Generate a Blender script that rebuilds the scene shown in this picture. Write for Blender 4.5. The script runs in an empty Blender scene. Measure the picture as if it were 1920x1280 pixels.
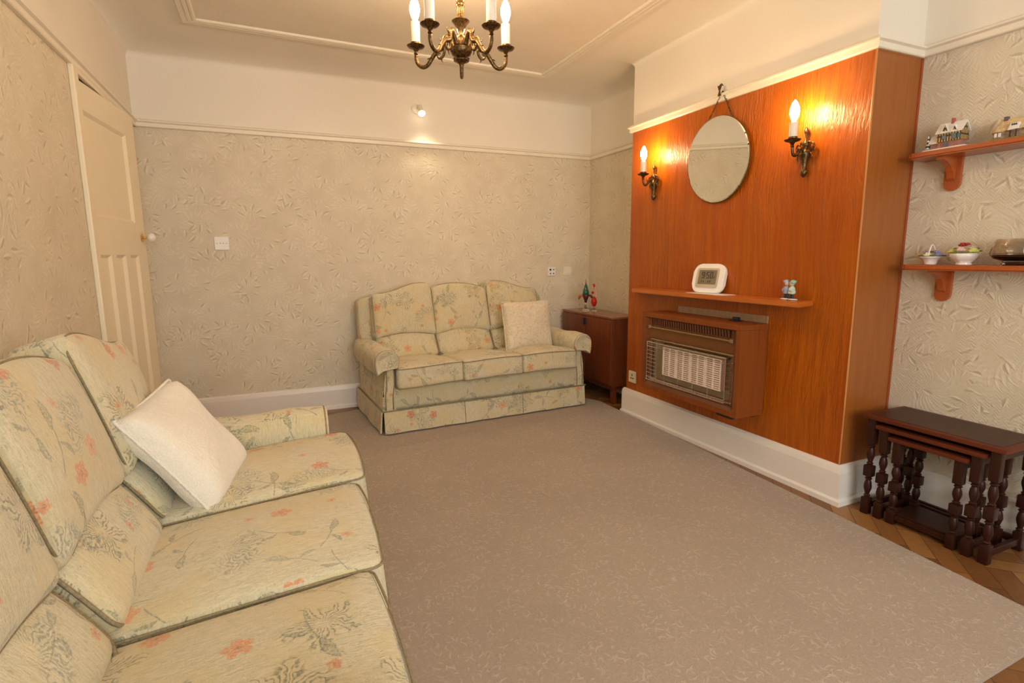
import bpy, bmesh, math, random
from math import pi, sin, cos, radians
from mathutils import Vector, Matrix, Euler
random.seed(7)
sc = bpy.context.scene
col = sc.collection

# ---------------------------------------------------------------- camera, light, exposure
YAW, PITCH, ROLL, FPX, CH = 0.4152, 0.1565, -0.0075, 1009.7, 1.1767
def cam_basis():
    cy, sy, cp, sp = cos(YAW), sin(YAW), cos(PITCH), sin(PITCH)
    f = Vector((sy*cp, cy*cp, -sp)); r = Vector((cy, -sy, 0)); u = r.cross(f)
    c, s = cos(ROLL), sin(ROLL)
    return c*r + s*u, -s*r + c*u, f
_r, _u, _f = cam_basis()
cd = bpy.data.cameras.new('camera'); cd.sensor_width = 36; cd.lens = 36*FPX/1920; cd.clip_start = .02
cam = bpy.data.objects.new('camera', cd); col.objects.link(cam)
cam.matrix_world = Matrix(((_r.x, _u.x, -_f.x, 0), (_r.y, _u.y, -_f.y, 0), (_r.z, _u.z, -_f.z, CH), (0, 0, 0, 1)))
sc.camera = cam

w = bpy.data.worlds.new('sky'); sc.world = w; w.use_nodes = True
w.node_tree.nodes['Background'].inputs[0].default_value = (.72, .86, 1, 1)
w.node_tree.nodes['Background'].inputs[1].default_value = 1.0
sc.view_settings.view_transform = 'Standard'; sc.view_settings.look = 'None'
sc.view_settings.gamma = 1; sc.view_settings.use_curve_mapping = False
sc.view_settings.exposure = 0.0

def area(name, loc, rot, sx, sy, power, c):
    l = bpy.data.lights.new(name, 'AREA'); l.shape = 'RECTANGLE'; l.size = sx; l.size_y = sy
    l.energy = power; l.color = c
    o = bpy.data.objects.new(name, l); col.objects.link(o); o.location = loc; o.rotation_euler = rot
    return o
WIN_L = area('window_daylight', (.75, -1.78, 1.6), (radians(90), 0, 0), 2.3, 1.35, 106, (1, .99, .95))
BULB = 150.0       # emission of the lamp bulbs
SPOTW = 10
# ---------------------------------------------------------------- object helpers
def thing(name, label=None, cat=None, loc=(0, 0, 0), rz=0, group=None, kind=None):
    o = bpy.data.objects.new(name, None); col.objects.link(o)
    o.location = loc; o.rotation_euler = (0, 0, rz); o.empty_display_size = .05
    return tag(o, label, cat, group, kind)
def tag(o, label=None, cat=None, group=None, kind=None):
    if label: o['label'] = label
    if cat: o['category'] = cat
    if group: o['group'] = group
    if kind: o['kind'] = kind
    return o
def boxuv(me, off=(0, 0), sc_=1.0):
    uvl = me.uv_layers.new(name='UVMap') if not me.uv_layers else me.uv_layers[0]
    vs = me.vertices
    for p in me.polygons:
        n = p.normal; ax = max(range(3), key=lambda i: abs(n[i]))
        a, b = ((1, 2), (0, 2), (0, 1))[ax]
        for li in p.loop_indices:
            c = vs[me.loops[li].vertex_index].co
            uvl.data[li].uv = (c[a]*sc_+off[0], c[b]*sc_+off[1])
def obj(name, bm, mat, parent=None, smooth=False, off=(0, 0), sharp=None):
    me = bpy.data.meshes.new(name)
    bmesh.ops.recalc_face_normals(bm, faces=bm.faces[:])
    bm.to_mesh(me); bm.free()
    if smooth:
        for p in me.polygons: p.use_smooth = True
        if sharp: me.set_sharp_from_angle(angle=radians(sharp))
    boxuv(me, off)
    me.materials.append(mat)
    o = bpy.data.objects.new(name, me); col.objects.link(o)
    if parent: o.parent = parent
    return o
def struct(name, bm, mat, **k):
    o = obj(name, bm, mat, **k); o['kind'] = 'structure'; return o
def box(bm, x0, x1, y0, y1, z0, z1, bev=0, seg=2):
    r = bmesh.ops.create_cube(bm, size=1)
    vs = r['verts']
    for v in vs:
        v.co = Vector(((x0+x1)/2+v.co.x*(x1-x0), (y0+y1)/2+v.co.y*(y1-y0), (z0+z1)/2+v.co.z*(z1-z0)))
    if bev > 0:
        es = list({e for v in vs for e in v.link_edges})
        bmesh.ops.bevel(bm, geom=es, offset=bev, segments=seg, affect='EDGES', profile=.5)
    return bm
def NB(*a, **k):
    return box(bmesh.new(), *a, **k)
def lathe(bm, prof, seg=24, c=(0, 0, 0), M=None, lobes=0, lobe=0.0):
    rings = []
    for (r, z) in prof:
        ring = []
        for i in range(seg):
            a = 2*pi*i/seg; rr = max(r, 1e-5)*(1+lobe*cos(lobes*a) if lobes else 1)
            v = Vector((rr*cos(a), rr*sin(a), z))
            v = (M @ v if M is not None else v) + Vector(c)
            ring.append(bm.verts.new(v))
        rings.append(ring)
    for a, b in zip(rings, rings[1:]):
        for i in range(seg):
            bm.faces.new((a[i], a[(i+1) % seg], b[(i+1) % seg], b[i]))
    bm.faces.new(rings[0][::-1]); bm.faces.new(rings[-1])
    return bm
def catmull(pts, n=8, closed=False):
    P = [Vector(p) for p in pts]; out = []
    N = len(P)
    rng = range(N if closed else N-1)
    for i in rng:
        if closed: p0, p1, p2, p3 = P[(i-1) % N], P[i], P[(i+1) % N], P[(i+2) % N]
        else: p0, p1, p2, p3 = P[max(i-1, 0)], P[i], P[i+1], P[min(i+2, N-1)]
        for k in range(n):
            t = k/n
            out.append(.5*((2*p1)+(-p0+p2)*t+(2*p0-5*p1+4*p2-p3)*t*t+(-p0+3*p1-3*p2+p3)*t**3))
    if not closed: out.append(P[-1])
    return out
def tube(bm, pts, r, seg=8, closed=False, cap=True):
    P = [Vector(p) for p in pts]; N = len(P)
    R_ = r if isinstance(r, (list, tuple)) else [r]*N
    prev = None; rings = []
    for i in range(N):
        if closed: t = P[(i+1) % N]-P[i-1]
        else: t = P[min(i+1, N-1)]-P[max(i-1, 0)]
        if t.length < 1e-9: t = Vector((0, 0, 1))
        t.normalize()
        if prev is None:
            a = Vector((0, 0, 1)) if abs(t.z) < .9 else Vector((1, 0, 0))
            n = (a-t*a.dot(t)).normalized()
        else:
            n = prev-t*prev.dot(t)
            n = n.normalized() if n.length > 1e-6 else t.orthogonal().normalized()
        prev = n; b = t.cross(n)
        rings.append([bm.verts.new(P[i]+(n*cos(2*pi*k/seg)+b*sin(2*pi*k/seg))*R_[i]) for k in range(seg)])
    for i in range(N if closed else N-1):
        a, b = rings[i], rings[(i+1) % N]
        for k in range(seg): bm.faces.new((a[k], a[(k+1) % seg], b[(k+1) % seg], b[k]))
    if cap and not closed:
        bm.faces.new(rings[0][::-1]); bm.faces.new(rings[-1])
    return bm
def prism(bm, poly, d0, d1, axis='y', M=None):
    """polygon in the plane across `axis`, extruded from d0 to d1"""
    def P(a, b, d):
        v = {'y': Vector((a, d, b)), 'x': Vector((d, a, b)), 'z': Vector((a, b, d))}[axis]
        return M @ v if M is not None else v
    A = [bm.verts.new(P(a, b, d0)) for a, b in poly]; B = [bm.verts.new(P(a, b, d1)) for a, b in poly]
    n = len(poly)
    bm.faces.new(A); bm.faces.new(B[::-1])
    for i in range(n): bm.faces.new((A[i], B[i], B[(i+1) % n], A[(i+1) % n]))
    return bm
def ball(bm, c, r, sx=1, sy=1, sz=1, u=14, v=9):
    M = Matrix.Translation(Vector(c)) @ Matrix.Diagonal((sx, sy, sz, 1))
    bmesh.ops.create_uvsphere(bm, u_segments=u, v_segments=v, radius=r, matrix=M); return bm
def softbox(w, d, h, r, f=None, n=(18, 8, 14)):
    """rounded box centred on x,y with z from 0; f(x,y,z) deforms"""
    bm = bmesh.new(); hw, hd, hh = w/2, d/2, h/2
    def lin(k, m, H):
        t = 2*k/m-1
        return H*(math.copysign(abs(t)**.8, t))
    cache = {}
    def V(i, j, k):
        key = (i, j, k)
        if key in cache: return cache[key]
        p = Vector((lin(i, n[0], hw), lin(j, n[1], hd), lin(k, n[2], hh)))
        q = Vector((max(-hw+r, min(hw-r, p.x)), max(-hd+r, min(hd-r, p.y)), max(-hh+r, min(hh-r, p.z))))
        dd = p-q
        if dd.length > 1e-9: p = q+dd.normalized()*min(r, dd.length) if dd.length < r else q+dd.normalized()*r
        p.z += hh
        if f: p = Vector(f(p.x, p.y, p.z))
        cache[key] = bm.verts.new(p); return cache[key]
    for (a, b, c) in ((0, 1, 2), (1, 2, 0), (2, 0, 1)):
        for i in range(n[a]):
            for j in range(n[b]):
                for s in (0, n[c]):
                    q = []
                    for di, dj in ((0, 0), (1, 0), (1, 1), (0, 1)):
                        k = [0, 0, 0]; k[a] = i+di; k[b] = j+dj; k[c] = s; q.append(V(*k))
                    bm.faces.new(q)
    return bm
def rrect(w, h, r, n=5):
    out = []
    for cx, cy, a0 in ((w/2-r, h/2-r, 0), (-w/2+r, h/2-r, 90), (-w/2+r, -h/2+r, 180), (w/2-r, -h/2+r, 270)):
        for k in range(n+1):
            a = radians(a0+90*k/n); out.append((cx+r*cos(a), cy+r*sin(a)))
    return out
def sub(pts, n):
    out = []
    for i in range(len(pts)):
        a = Vector(pts[i]); b = Vector(pts[(i+1) % len(pts)])
        m = max(1, int((b-a).length/n))
        for k in range(m): out.append(a.lerp(b, k/m))
    return out
def sweep(path, prof, closed=False):
    """profile [(inward offset, z)] swept along a floor path with mitred corners; inward = right of travel"""
    P = [Vector((a, b)) for a, b in path]; N = len(P); rings = []
    bm = bmesh.new()
    for i in range(N):
        d1 = (P[i]-P[i-1]).normalized() if (closed or i > 0) else None
        d2 = (P[(i+1) % N]-P[i]).normalized() if (closed or i < N-1) else None
        if d1 is None: d1 = d2
        if d2 is None: d2 = d1
        n1 = Vector((d1.y, -d1.x)); n2 = Vector((d2.y, -d2.x)); m = (n1+n2).normalized()
        m = m/max(.2, m.dot(n1))
        rings.append([bm.verts.new((P[i].x+m.x*o, P[i].y+m.y*o, z)) for o, z in prof])
    K = len(prof)
    for i in range(N if closed else N-1):
        a, b = rings[i], rings[(i+1) % N]
        for k in range(K-1): bm.faces.new((a[k], b[k], b[k+1], a[k+1]))
    if not closed:
        bm.faces.new(rings[0]); bm.faces.new(rings[-1][::-1])
    return bm

# ---------------------------------------------------------------- material helpers
class NT:
    def __init__(s, name):
        s.m = bpy.data.materials.new(name); s.m.use_nodes = True; s.t = s.m.node_tree
        s.b = s.t.nodes['Principled BSDF']
    def n(s, ty, **k):
        x = s.t.nodes.new(ty)
        for a, v in k.items(): setattr(x, a, v)
        return x
    def put(s, sock, v):
        if v is None: return
        if isinstance(v, bpy.types.NodeSocket): s.t.links.new(v, sock)
        else:
            if isinstance(v, (tuple, list)) and len(v) == 3 and sock.type == 'RGBA': v = (*v, 1)
            sock.default_value = v
    def math(s, op, a, b=None, c=None, clamp=False):
        x = s.n('ShaderNodeMath', operation=op, use_clamp=clamp)
        for i, v in enumerate((a, b, c)):
            if v is not None: s.put(x.inputs[i], v)
        return x.outputs[0]
    def vec(s, op, a, b=None):
        x = s.n('ShaderNodeVectorMath', operation=op); s.put(x.inputs[0], a)
        if b is not None: s.put(x.inputs[3] if op == 'SCALE' else x.inputs[1], b)
        return x.outputs[1] if op in ('LENGTH', 'DISTANCE') else x.outputs[0]
    def mix(s, f, a, b, mode='MIX'):
        x = s.n('ShaderNodeMix', data_type='RGBA', blend_type=mode)
        s.put(x.inputs[0], f); s.put(x.inputs[6], a); s.put(x.inputs[7], b); return x.outputs[2]
    def uv(s): return s.n('ShaderNodeTexCoord').outputs['UV']
    def ob(s): return s.n('ShaderNodeTexCoord').outputs['Object']
    def noise(s, v, scale=5, det=2, dist=0, rough=.5):
        x = s.n('ShaderNodeTexNoise'); s.put(x.inputs['Vector'], v)
        x.inputs['Scale'].default_value = scale; x.inputs['Detail'].default_value = det
        x.inputs['Distortion'].default_value = dist; x.inputs['Roughness'].default_value = rough
        return x.outputs[0]
    def ramp(s, f, *st):
        x = s.n('ShaderNodeValToRGB'); s.put(x.inputs[0], f); e = x.color_ramp.elements
        while len(e) < len(st): e.new(.5)
        for q, (p, c) in zip(e, st):
            q.position = p; q.color = (*c, 1) if isinstance(c, (tuple, list)) else (c, c, c, 1)
        return x.outputs[0]
    def step(s, v, lo, hi):
        x = s.n('ShaderNodeMapRange', interpolation_type='SMOOTHSTEP')
        s.put(x.inputs[0], v); x.inputs[1].default_value = lo; x.inputs[2].default_value = hi
        return x.outputs[0]
    def scale(s, v, sc3, off=(0, 0, 0)):
        x = s.n('ShaderNodeMapping'); s.put(x.inputs[0], v)
        x.inputs['Scale'].default_value = sc3; x.inputs['Location'].default_value = off; return x.outputs[0]
    def bump(s, h, strength=.3, dist=.01, nrm=None):
        x = s.n('ShaderNodeBump'); s.put(x.inputs['Height'], h)
        x.inputs['Strength'].default_value = strength; x.inputs['Distance'].default_value = dist
        if nrm: s.put(x.inputs['Normal'], nrm)
        return x.outputs[0]
    def cell(s, v, size, seed, rnd=.8):
        """local polar frame of randomly rotated motif cells: x, y, r, theta, random"""
        q = s.scale(v, (1/size, 1/size, 0), (seed, seed*.7, 0))
        x = s.n('ShaderNodeTexVoronoi', voronoi_dimensions='2D', feature='F1')
        s.put(x.inputs['Vector'], q); x.inputs['Scale'].default_value = 1; x.inputs['Randomness'].default_value = rnd
        d = s.vec('SUBTRACT', q, x.outputs['Position'])
        sep = s.n('ShaderNodeSeparateColor'); s.put(sep.inputs[0], x.outputs['Color'])
        rot = s.n('ShaderNodeVectorRotate', rotation_type='Z_AXIS'); s.put(rot.inputs['Vector'], d)
        s.put(rot.inputs['Angle'], s.math('MULTIPLY', sep.outputs[0], 6.283))
        xyz = s.n('ShaderNodeSeparateXYZ'); s.put(xyz.inputs[0], rot.outputs[0])
        X, Y = xyz.outputs[0], xyz.outputs[1]
        return X, Y, s.vec('LENGTH', d), s.math('ARCTAN2', Y, X), sep.outputs[1], sep.outputs[2]
    def leaf(s, X, Y, x0, a, b, bend=0.0):
        """soft leaf shape mask centred at x0 with half length a and half width b"""
        u = s.math('DIVIDE', s.math('SUBTRACT', X, x0), a)
        if bend: Y = s.math('SUBTRACT', Y, s.math('MULTIPLY', s.math('MULTIPLY', u, u), bend))
        wd = s.math('MULTIPLY', s.math('SUBTRACT', 1, s.math('MULTIPLY', u, u)), b)
        return s.step(s.math('SUBTRACT', wd, s.math('ABSOLUTE', Y)), 0, b*.25)
    def done(s, color=None, rough=.6, metal=0, nrm=None, **k):
        s.put(s.b.inputs['Base Color'], color); s.put(s.b.inputs['Roughness'], rough)
        s.b.inputs['Metallic'].default_value = metal
        if nrm: s.put(s.b.inputs['Normal'], nrm)
        for a, v in k.items(): s.put(s.b.inputs[a.replace('_', ' ')], v)
        return s.m
def flat(name, c, rough=.5, metal=0, var=.06, sc_=12, **k):
    t = NT(name)
    nz = t.noise(t.ob(), sc_, 3)
    c2 = tuple(min(1, x*(1+var)) for x in c); c1 = tuple(x*(1-var) for x in c)
    return t.done(t.ramp(nz, (.3, c1), (.7, c2)), rough, metal, **k)

# paint
M_PAINT = flat('cream_wall_paint', (.80, .75, .66), .65, var=.015, sc_=3)
M_CEIL = flat('textured_ceiling_paint', (.76, .70, .60), .8, var=.02, sc_=4)
M_TRIM = flat('cream_gloss_trim', (.82, .76, .64), .35, var=.015)
M_DOOR = flat('cream_door_paint', (.82, .73, .55), .35, var=.015)
M_SKIRT = flat('white_gloss_skirting', (.84, .80, .76), .3, var=.015)
M_WHITE = flat('white_plastic', (.85, .83, .80), .35, var=.01)
M_SOCK = flat('ivory_plastic', (.80, .74, .62), .35, var=.01)
M_BLACK = flat('black_plastic', (.012, .012, .014), .4)
M_CHROME = flat('chrome_wire', (.75, .72, .68), .22, 1)

def m_ceiling():
    t = NT('stippled_ceiling'); v = t.ob()
    h = t.noise(v, 90, 4)
    return t.done(t.ramp(t.noise(v, 5, 3), (.3, (.77, .715, .61)), (.7, (.81, .755, .655))), .85, nrm=t.bump(h, .35, .006))
M_CEILC = m_ceiling()

def m_wallpaper():
    t = NT('embossed_leaf_wallpaper'); v = t.uv()
    wob = t.noise(v, 14, 2)
    xyz = t.n('ShaderNodeSeparateXYZ'); t.put(xyz.inputs[0], v)
    tri = t.math('PINGPONG', xyz.outputs[0], .019)
    q = t.math('ADD', t.math('ADD', xyz.outputs[1], t.math('MULTIPLY', tri, .95)), t.math('MULTIPLY', wob, .012))
    chev = t.math('SINE', t.math('MULTIPLY', q, 6.283/.0135))
    chev = t.math('MULTIPLY_ADD', chev, .5, .5)
    dark = None; light = None
    for size, seed, nl, lo in ((.30, 3.1, 17, .42), (.25, 11.3, 13, .44), (.34, 23.7, 21, .40)):
        X, Y, r, th, g, b = t.cell(v, size, seed, .8)
        # fan of thin curved tapering leaves
        th2 = t.math('ADD', th, t.math('MULTIPLY', r, t.math('MULTIPLY_ADD', g, 3.6, -1.8)))
        s_ = t.math('ABSOLUTE', t.math('SINE', t.math('MULTIPLY', th2, nl/2)))
        wdt = t.math('SINE', t.math('MULTIPLY', t.step(r, .10, .46), 3.1416))
        lf = t.step(t.math('SUBTRACT', t.math('ADD', s_, t.math('MULTIPLY', wdt, .40)), 1.12), 0, .16)
        lf = t.math('MULTIPLY', lf, t.step(t.math('COSINE', t.math('MULTIPLY', th, .5)), .25, .7))
        nz_ = t.noise(t.scale(v, (1, 1, 1), (seed, 0, 0)), 9, 1)
        side = t.math('MULTIPLY_ADD', t.math('SINE', t.math('MULTIPLY', th2, nl)), .5, .5)
        dk = t.math('MULTIPLY', t.math('MULTIPLY', lf, side), t.step(nz_, .50, .66))
        lt = t.math('MULTIPLY', t.math('MULTIPLY', lf, t.math('SUBTRACT', 1, t.math('MULTIPLY', side, .6))), t.step(nz_, .35, .6))
        dark = dk if dark is None else t.math('MAXIMUM', dark, dk)
        light = lt if light is None else t.math('MAXIMUM', light, lt)
    for size, seed, nl in ((.25, 61.1, 9), (.21, 71.3, 7), (.28, 83.7, 10)):
        X, Y, r, th, g, b = t.cell(v, size, seed, .85)
        th2 = t.math('ADD', th, t.math('MULTIPLY', r, t.math('MULTIPLY_ADD', g, 3.0, -1.5)))
        s_ = t.math('ABSOLUTE', t.math('SINE', t.math('MULTIPLY', th2, nl/2)))
        wdt = t.math('SINE', t.math('MULTIPLY', t.step(r, .08, .48), 3.1416))
        lf = t.step(t.math('SUBTRACT', t.math('ADD', s_, t.math('MULTIPLY', wdt, .40)), 1.10), 0, .14)
        lf = t.math('MULTIPLY', lf, t.step(t.math('COSINE', t.math('MULTIPLY', th, .5)), .45, .75))
        lf = t.math('MULTIPLY', lf, t.step(t.noise(t.scale(v, (1, 1, 1), (seed, 3, 0)), 7, 1), .46, .56))
        side = t.step(t.math('SINE', t.math('MULTIPLY', th2, nl)), -.3, .3)
        dark = t.math('MAXIMUM', dark, t.math('MULTIPLY', lf, side))
        light = t.math('MAXIMUM', light, t.math('MULTIPLY', lf, t.math('SUBTRACT', 1, side)))
    X, Y, r, th, g, b = t.cell(v, .24, 51.7, .9)
    fe = t.math('MULTIPLY_ADD', t.math('SINE', t.math('ADD', t.math('MULTIPLY', t.math('ADD', th, t.math('MULTIPLY', r, 1.6)), 30), t.math('MULTIPLY', t.noise(v, 30, 2), 6))), .5, .5)
    fe = t.math('MULTIPLY', fe, t.step(t.noise(v, 8, 2), .38, .6))
    area_ = t.step(t.noise(v, 5.5, 2), .38, .62)
    chm = t.math('MULTIPLY', chev, t.math('MULTIPLY_ADD', area_, .75, .25))
    base = t.ramp(t.noise(v, 4, 2), (.3, (.66, .59, .455)), (.7, (.70, .63, .495)))
    c = t.mix(t.math('MULTIPLY', chm, .17), base, (.40, .34, .25))
    c = t.mix(t.math('MULTIPLY', fe, .2), c, (.84, .79, .68))
    c = t.mix(t.math('MULTIPLY', dark, .46), c, (.36, .29, .17))
    c = t.mix(t.math('MULTIPLY', light, .52), c, (.86, .80, .67))
    h = t.math('ADD', t.math('MULTIPLY', t.math('SUBTRACT', chm, fe), -.5), t.math('SUBTRACT', t.math('MULTIPLY', light, 1.0), t.math('MULTIPLY', dark, .8)))
    h = t.math('ADD', h, t.math('MULTIPLY', t.noise(t.scale(v, (60, 14, 1)), 2.5, 3, 1.5), .5))
    return t.done(c, .6, nrm=t.bump(h, .32, .004))
M_PAPER = m_wallpaper()

def m_panel():
    t = NT('varnished_orange_oak_panel'); v = t.uv()
    warp = t.noise(t.scale(v, (4, .8, 1)), 1.3, 3)
    off = t.math('MULTIPLY', t.math('SUBTRACT', t.noise(t.scale(v, (5, 1.6, 1)), 1.0, 2), .5), .10)
    sep = t.n('ShaderNodeSeparateXYZ'); t.put(sep.inputs[0], v)
    cb_ = t.n('ShaderNodeCombineXYZ'); t.put(cb_.inputs[0], t.math('ADD', sep.outputs[0], off)); t.put(cb_.inputs[1], sep.outputs[1])
    grain = t.noise(t.scale(cb_.outputs[0], (26, .7, 1)), 1.5, 4)
    fine = t.noise(t.scale(cb_.outputs[0], (150, 3.5, 1)), 1.0, 4)
    c = t.ramp(grain, (.3, (.36, .082, .001)), (.7, (.50, .130, .003)))
    c = t.mix(t.math('MULTIPLY', t.step(fine, .42, .72), .65), c, (.27, .046, .001))
    c = t.mix(t.math('MULTIPLY', t.step(warp, .4, .7), .5), c, (.38, .065, .002))
    ripple = t.noise(t.scale(cb_.outputs[0], (48, 8, 1)), 1.0, 3, 2.2)
    mask = t.step(t.noise(t.scale(v, (5, 2.2, 1)), 1.0, 2), .30, .62)
    h = t.math('ADD', t.math('MULTIPLY', ripple, mask), t.math('MULTIPLY', fine, .25))
    nb = t.bump(h, .85, .006)
    return t.done(c, .30, nrm=nb, IOR=1.38, Coat_Weight=.12, Coat_Roughness=.14, Coat_Normal=nb)
M_PANEL = m_panel()

def m_wood(name, c1, c2, c3, rough=.3, sx=1.0, rot=0, coat=.2):
    t = NT(name); v = t.uv()
    if rot:
        m = t.n('ShaderNodeMapping'); t.put(m.inputs[0], v); m.inputs['Rotation'].default_value = (0, 0, rot); v = m.outputs[0]
    a = t.noise(t.scale(v, (28*sx, 1.8*sx, 1)), 1.4, 4, .6); b = t.noise(t.scale(v, (160*sx, 4*sx, 1)), 1, 3)
    c = t.ramp(a, (.3, c1), (.7, c2)); c = t.mix(t.math('MULTIPLY', t.step(b, .45, .8), .6), c, c3)
    return t.done(c, rough, nrm=t.bump(b, .08, .002), Coat_Weight=coat, Coat_Roughness=.2)
M_MANTEL = m_wood('orange_teak_shelf', (.50, .13, .014), (.60, .17, .022), (.35, .07, .006), .3, rot=pi/2)
M_SHELF = m_wood('red_brown_pine_shelf', (.36, .075, .016), (.46, .11, .022), (.26, .05, .01), .3, rot=pi/2)
M_HWOOD = m_wood('heater_wood_case', (.22, .055, .008), (.27, .070, .011), (.18, .04, .005), .5, coat=0)
M_CAB = m_wood('dark_teak_cabinet', (.16, .035, .010), (.22, .052, .016), (.10, .02, .006), .35)
M_CABTOP = m_wood('teak_cabinet_top', (.26, .10, .05), (.31, .125, .062), (.2, .07, .035), .25, rot=pi/2)
M_TABLE = m_wood('dark_mahogany', (.027, .006, .003), (.038, .009, .004), (.016, .004, .002), .42, coat=.06)
M_TABTOP = m_wood('mahogany_inset_top', (.040, .013, .006), (.055, .018, .009), (.026, .008, .004), .42, rot=pi/2, coat=0)
M_TABEDGE = m_wood('red_mahogany_banding', (.10, .019, .006), (.125, .025, .008), (.065, .012, .004), .42, rot=pi/2, coat=0)
for m_ in (M_TABLE, M_TABTOP, M_TABEDGE, M_HWOOD): m_.node_tree.nodes['Principled BSDF'].inputs['Specular IOR Level'].default_value = .28
M_PALE = m_wood('pale_backboard', (.34, .21, .11), (.42, .27, .15), (.25, .15, .07), .6)

def m_parquet():
    t = NT('oak_parquet_blocks'); v = t.uv()
    at = t.n('ShaderNodeAttribute', attribute_name='tone')
    a = t.noise(t.scale(v, (18, 18, 1)), 2, 4, .8)
    c = t.ramp(t.math('ADD', t.math('MULTIPLY', at.outputs['Fac'], .7), t.math('MULTIPLY', a, .35)),
               (.1, (.13, .05, .015)), (.5, (.23, .10, .03)), (.95, (.36, .18, .06)))
    return t.done(c, .38, nrm=t.bump(a, .1, .003))
M_PARQ = m_parquet()

def m_carpet():
    t = NT('beige_sprig_carpet'); v = t.uv()
    m = None
    for size, seed, a, b in ((.040, 1.3, .34, .11), (.031, 7.7, .32, .12), (.050, 15.1, .38, .08), (.062, 31.3, .36, .06)):
        X, Y, r, th, g, bb = t.cell(v, size, seed, 1)
        lf = t.leaf(X, Y, 0, a, b, .18)
        lf = t.math('MULTIPLY', lf, t.step(g, .25, .35))
        m = lf if m is None else t.math('MAXIMUM', m, lf)
    cl = t.step(t.noise(v, 11, 2), .42, .56)
    pile = t.noise(v, 420, 2)
    m = t.math('MULTIPLY', t.math('MULTIPLY', m, t.math('MULTIPLY_ADD', cl, .75, .25)), t.step(pile, .2, .5))
    c = t.ramp(t.noise(v, 130, 3, rough=.8), (.25, (.345, .27, .205)), (.75, (.47, .385, .305)))
    c = t.mix(t.math('MULTIPLY', m, .52), c, (.66, .57, .46))
    big = t.noise(v, 2.2, 3)
    c = t.mix(t.math('MULTIPLY', t.step(big, .35, .7), .2), c, (.28, .22, .165))
    return t.done(c, .95, nrm=t.bump(t.math('ADD', pile, m), .6, .005), Sheen_Weight=.2)
M_CARPET = m_carpet()

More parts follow.
